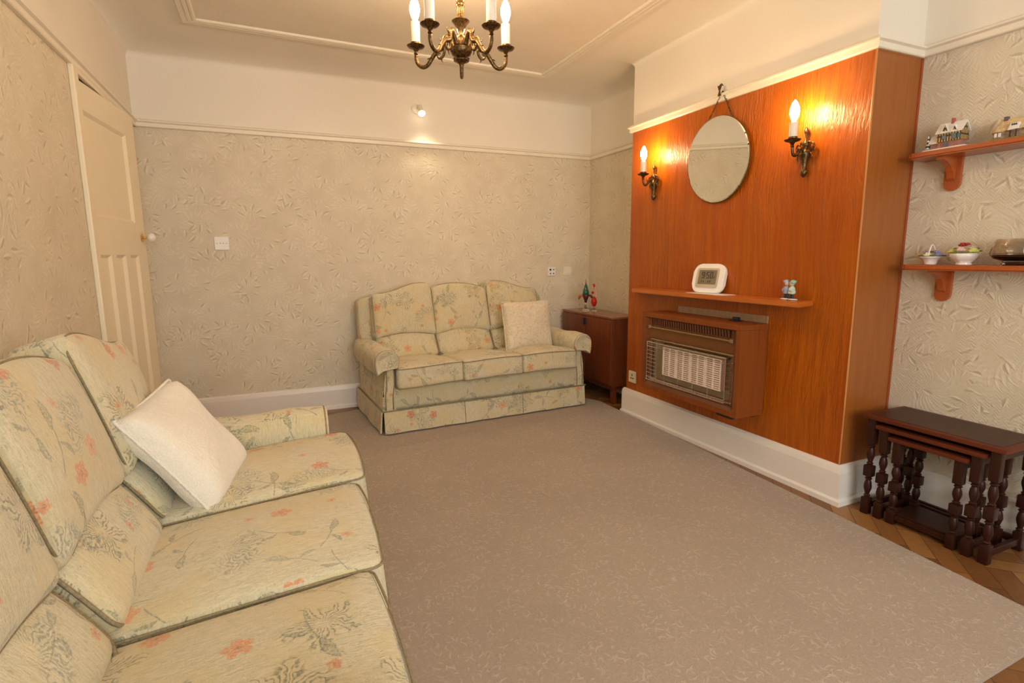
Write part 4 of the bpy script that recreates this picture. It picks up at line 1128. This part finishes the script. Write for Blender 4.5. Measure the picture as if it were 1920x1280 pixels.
bm = bmesh.new(); gable(bm, -.034, .058, -.026, .027, .050, .078, .005, 'x'); gable(bm, -.018, .010, -.028, .0, .048, .074, .003, 'y', .003); gable(bm, .020, .044, -.028, .0, .048, .068, .003, 'y', .003)
gable(bm, -.064, -.030, -.018, .024, .024, .046, .004, 'x')
obj('snowy_roof', bm, M_SNOW, c1)
bm = bmesh.new(); box(bm, .004, .016, -.006, .006, .070, .094, bev=.001); obj('chimney', bm, flat('red_chimney', (.42, .10, .08), .6), c1)
bm = bmesh.new()
for (a, b, c, d) in ((-.012, .004, .032, .044), (.024, .042, .030, .046), (-.002, .010, .010, .024), (.046, .056, .032, .044)): box(bm, a, b, -.030, -.026, c, d)
obj('windows', bm, flat('blue_panes', (.07, .13, .17), .3), c1)
bm = bmesh.new()
for k in range(4): lathe(bm, [(.013-.0025*k, .006+.011*k), (.002, .021+.011*k)], 10, (-.074, -.01, 0))
obj('fir_tree', bm, M_GREEND, c1)
bm = bmesh.new()
for k in range(4): lathe(bm, [(.010-.002*k, .011+.011*k), (.002, .019+.011*k)], 10, (-.0745, -.012, 0))
obj('tree_snow', bm, M_SNOW, c1)

M_THATCH = flat('straw_thatch', (.62, .47, .26), .8, var=.2, sc_=90)
c2 = thing('model_cottage', 'thatched stone model cottage with grey chimney on the upper shelf, cut by the photo edge', 'ornament', (2.640, 1.188, 1.6035), -pi/2); c2.scale = (1, 1, 1.12)
bm = bmesh.new(); prism(bm, [(-.082, -.030), (.09, -.036), (.09, .03), (-.075, .03)], 0, .009, 'z'); obj('grassy_base', bm, flat('moss_green', (.24, .24, .09), .8, var=.3, sc_=80), c2)
bm = bmesh.new(); box(bm, -.058, .07, -.022, .024, .008, .034)
lathe(bm, [(.026, .008), (.026, .034)], 20, (-.048, -.004, 0)); obj('stone_walls', bm, flat('brown_stone', (.34, .24, .15), .8, var=.4, sc_=120), c2)
bm = bmesh.new(); gable(bm, -.05, .072, -.026, .028, .032, .066, .006, 'x', .007); lathe(bm, [(.032, .030), (.030, .038), (.020, .052), (.010, .064)], 20, (-.048, -.002, 0))
obj('thatched_roof', bm, M_THATCH, c2, True, sharp=50)
bm = bmesh.new(); lathe(bm, [(.014, .056), (.011, .064), (.009, .066), (.0095, .082)], 4, (-.040, 0, 0), Matrix.Rotation(pi/4, 3, 'Z')); obj('chimney', bm, flat('grey_chimney', (.14, .11, .10), .8), c2)
bm = bmesh.new()
for x in (-.056, -.043): box(bm, x-.004, x+.004, -.032, -.026, .014, .027)
obj('windows', bm, M_SNOW, c2)
bm = bmesh.new(); prism(bm, [(-.016, .030), (.016, .032), (.016, .052), (-.008, .052)], -.040, -.020, 'y'); obj('porch_roof', bm, M_SNOW, c2)
bm = bmesh.new()
for k in range(3): box(bm, -.004+k*.006, .0+k*.006, -.0415, -.0395, .044, .050)
box(bm, -.010, -.006, -.038, -.034, .008, .03); box(bm, .008, .012, -.038, -.034, .008, .03); obj('timber_details', bm, M_SLATE, c2)

# porcelain flowers
def flowers(t, items, mleaf, leaves):
    for (x, y, z, r, c, n) in items:
        bm = bmesh.new()
        ball(bm, (x, y, z), r*.5, 1, 1, .9, 10, 7)
        for k in range(n):
            a = 2*pi*k/n
            ball(bm, (x+cos(a)*r*.55, y+sin(a)*r*.55, z-.1*r), r*.48, 1, 1, .55, 8, 6)
        for k in range(n-1):
            a = 2*pi*k/(n-1)+.4
            ball(bm, (x+cos(a)*r*.32, y+sin(a)*r*.32, z+.22*r), r*.32, 1, 1, .8, 8, 6)
        obj('porcelain_flower', bm, flat('petal_glaze', c, .3, var=.15, sc_=180), t, True)
    bm = bmesh.new(); rg = random.Random(5)
    for (x, y, z) in leaves:
        for k in range(3):
            a = rg.uniform(0, 6.28); ball(bm, (x+cos(a)*.006, y+sin(a)*.006, z), .008, 1.3, .7, .35, 8, 5)
    obj('leaves', bm, mleaf, t, True)
M_LEAFP = flat('leaf_glaze', (.10, .19, .07), .35, var=.3, sc_=90)
ZS = 1.1285
f1 = thing('flower_basket', 'small white porcelain basket with handle and blue flowers, leftmost on the lower shelf', 'ornament', (2.640, 1.440, ZS), -pi/2); f1.scale = (1, 1, 1.2)
obj('basket', lathe(bmesh.new(), [(.022, 0), (.023, .004), (.027, .016), (.040, .024), (.048, .028), (.043, .029), (.024, .020)], 28, lobes=9, lobe=.03), M_PORC, f1, True)
obj('handle', tube(bmesh.new(), catmull([(0, .030, .024), (.0, .026, .052), (.0, .006, .070), (.004, -.014, .064), (.006, -.030, .038)], 5), .003, 8), M_PORC, f1, True)
flowers(f1, [(-.040, -.010, .032, .014, (.72, .42, .10), 6), (-.020, .010, .042, .013, (.22, .26, .50), 5), (-.002, -.022, .036, .017, (.72, .68, .45), 7), (.020, .004, .046, .012, (.26, .30, .55), 5), (.034, -.012, .036, .015, (.25, .26, .52), 6), (.010, .02, .048, .010, (.75, .50, .15), 5), (-.028, .022, .04, .011, (.3, .35, .55), 5)],
        M_LEAFP, [(-.024, -.02, .032), (.02, -.022, .033), (0, .01, .046), (.04, .008, .032), (-.036, .008, .03)])
f2 = thing('flower_bowl', 'white porcelain bowl of yellow and dark red flowers on the lower shelf', 'ornament', (2.632, 1.310, ZS), -pi/2); f2.scale = (1, 1, 1.12)
obj('bowl', lathe(bmesh.new(), [(.027, 0), (.028, .004), (.024, .008), (.036, .016), (.048, .030), (.051, .042), (.048, .042), (.030, .030)], 32, lobes=8, lobe=.02), M_PORC, f2, True)
flowers(f2, [(-.040, -.014, .050, .017, (.70, .64, .12), 6), (-.004, -.026, .056, .019, (.75, .48, .40), 7), (.036, -.012, .052, .020, (.66, .72, .18), 7), (-.012, .004, .074, .016, (.38, .012, .03), 7), (.006, .002, .076, .011, (.38, .012, .03), 6), (.018, .016, .062, .016, (.70, .55, .50), 6), (-.022, .02, .056, .015, (.68, .68, .3), 6)],
        M_LEAFP, [(-.022, -.034, .045), (.016, -.036, .045), (.03, .01, .06), (-.03, .005, .06), (0, -.034, .043), (.045, .0, .05)])
gl = thing('glass_bowl', 'large smoked glass goblet bowl on the lower shelf, cut by the photo edge', 'bowl', (2.632, 1.135, ZS), -pi/2)
obj('bowl', lathe(bmesh.new(), [(.0005, .016), (.045, .017), (.070, .026), (.082, .040), (.083, .048), (.076, .078), (.068, .102), (.066, .102), (.074, .078), (.080, .048), (.076, .036), (.060, .030), (.0005, .029)], 40), M_GSMOKE, gl, True, sharp=60)
obj('base', lathe(bmesh.new(), [(.047, 0), (.048, .004), (.040, .010), (.043, .0155), (.0005, .0155)], 32), glass('clear_base_glass', (.75, .68, .60)), gl, True, sharp=60)
obj('dark_liquid', lathe(bmesh.new(), [(.0005, .0305), (.058, .0315), (.074, .037), (.0775, .041), (.0005, .041)], 32), flat('dark_liquid', (.03, .008, .006), .1), gl, True, sharp=60)

# ---------------------------------------------------------------- nest of tables
def turned(h, s=1.0):
    """baluster leg: square blocks and turned vases"""
    bm = bmesh.new(); q = .0165*s
    def blk(z0, z1, k=1): box(bm, -q*k, q*k, -q*k, q*k, z0, z1, bev=.003)
    def vase(z0, z1):
        L = z1-z0; P = [(.9, 0), (.55, .04), (.85, .10), (.55, .15), (.62, .22), (.95, .42), (1.0, .52), (.85, .70), (.6, .82), (.9, .88), (.6, .93), (.95, 1)]
        lathe(bm, [(q*r, z0+L*t) for r, t in P], 14)
    blk(0, .075*h/.44); vase(.075*h/.44, .175*h/.44); blk(.175*h/.44, .225*h/.44, 1.08); vase(.225*h/.44, .325*h/.44); blk(.325*h/.44, h)
    return bm
def nest(x0, x1, y0, y1, h, label, shelf=False, inset=True):
    t = thing('nesting_table', label, 'table', ((x0+x1)/2, (y0+y1)/2, 0), 0)
    W, L = (x1-x0)/2, (y1-y0)/2; th = .020
    bm = bmesh.new(); box(bm, -W, W, -L, L, h-th, h-.0015, bev=.004, seg=2); tp = obj('table_top', bm, M_TABEDGE, t, True, sharp=40)
    obj('top_inset', NB(-W+.024, W-.024, -L+.024, L-.024, h-.003, h, bev=.0006), M_TABTOP, tp)
    lx, ly = W-.028, L-.034
    for a in (-1, 1):
        for b in (-1, 1):
            lg = obj('leg', turned(h-th), M_TABLE, t, True, sharp=40); lg.location = (a*lx, b*ly, 0)
    bm = bmesh.new()
    for b in (-1, 1): box(bm, -lx, lx, b*ly-.009, b*ly+.009, h-th-.035, h-th)
    box(bm, lx-.009, lx+.009, -ly, ly, h-th-.035, h-th)
    obj('apron', bm, M_TABLE, t)
    bm = bmesh.new()
    for b in (-1, 1): box(bm, -lx, lx, b*ly-.008, b*ly+.008, .025, .052, bev=.002)
    if shelf: box(bm, -lx, lx, -ly, ly, .042, .054, bev=.002); box(bm, -lx-.010, -lx+.010, -ly, ly, .022, .046, bev=.002)
    else: box(bm, lx-.008, lx+.008, -ly, ly, .025, .052, bev=.002)
    obj('stretchers', bm, M_TABLE, t)
    return t
nest(2.395, 2.688, .985, 1.510, .468, 'largest dark mahogany nesting table, outermost of the nest by the wall')
nest(2.398, 2.655, 1.045, 1.455, .430, 'middle dark mahogany nesting table, tucked under the largest one')
nest(2.400, 2.620, 1.100, 1.400, .392, 'smallest dark mahogany nesting table with low shelf, innermost of the nest', shelf=True)
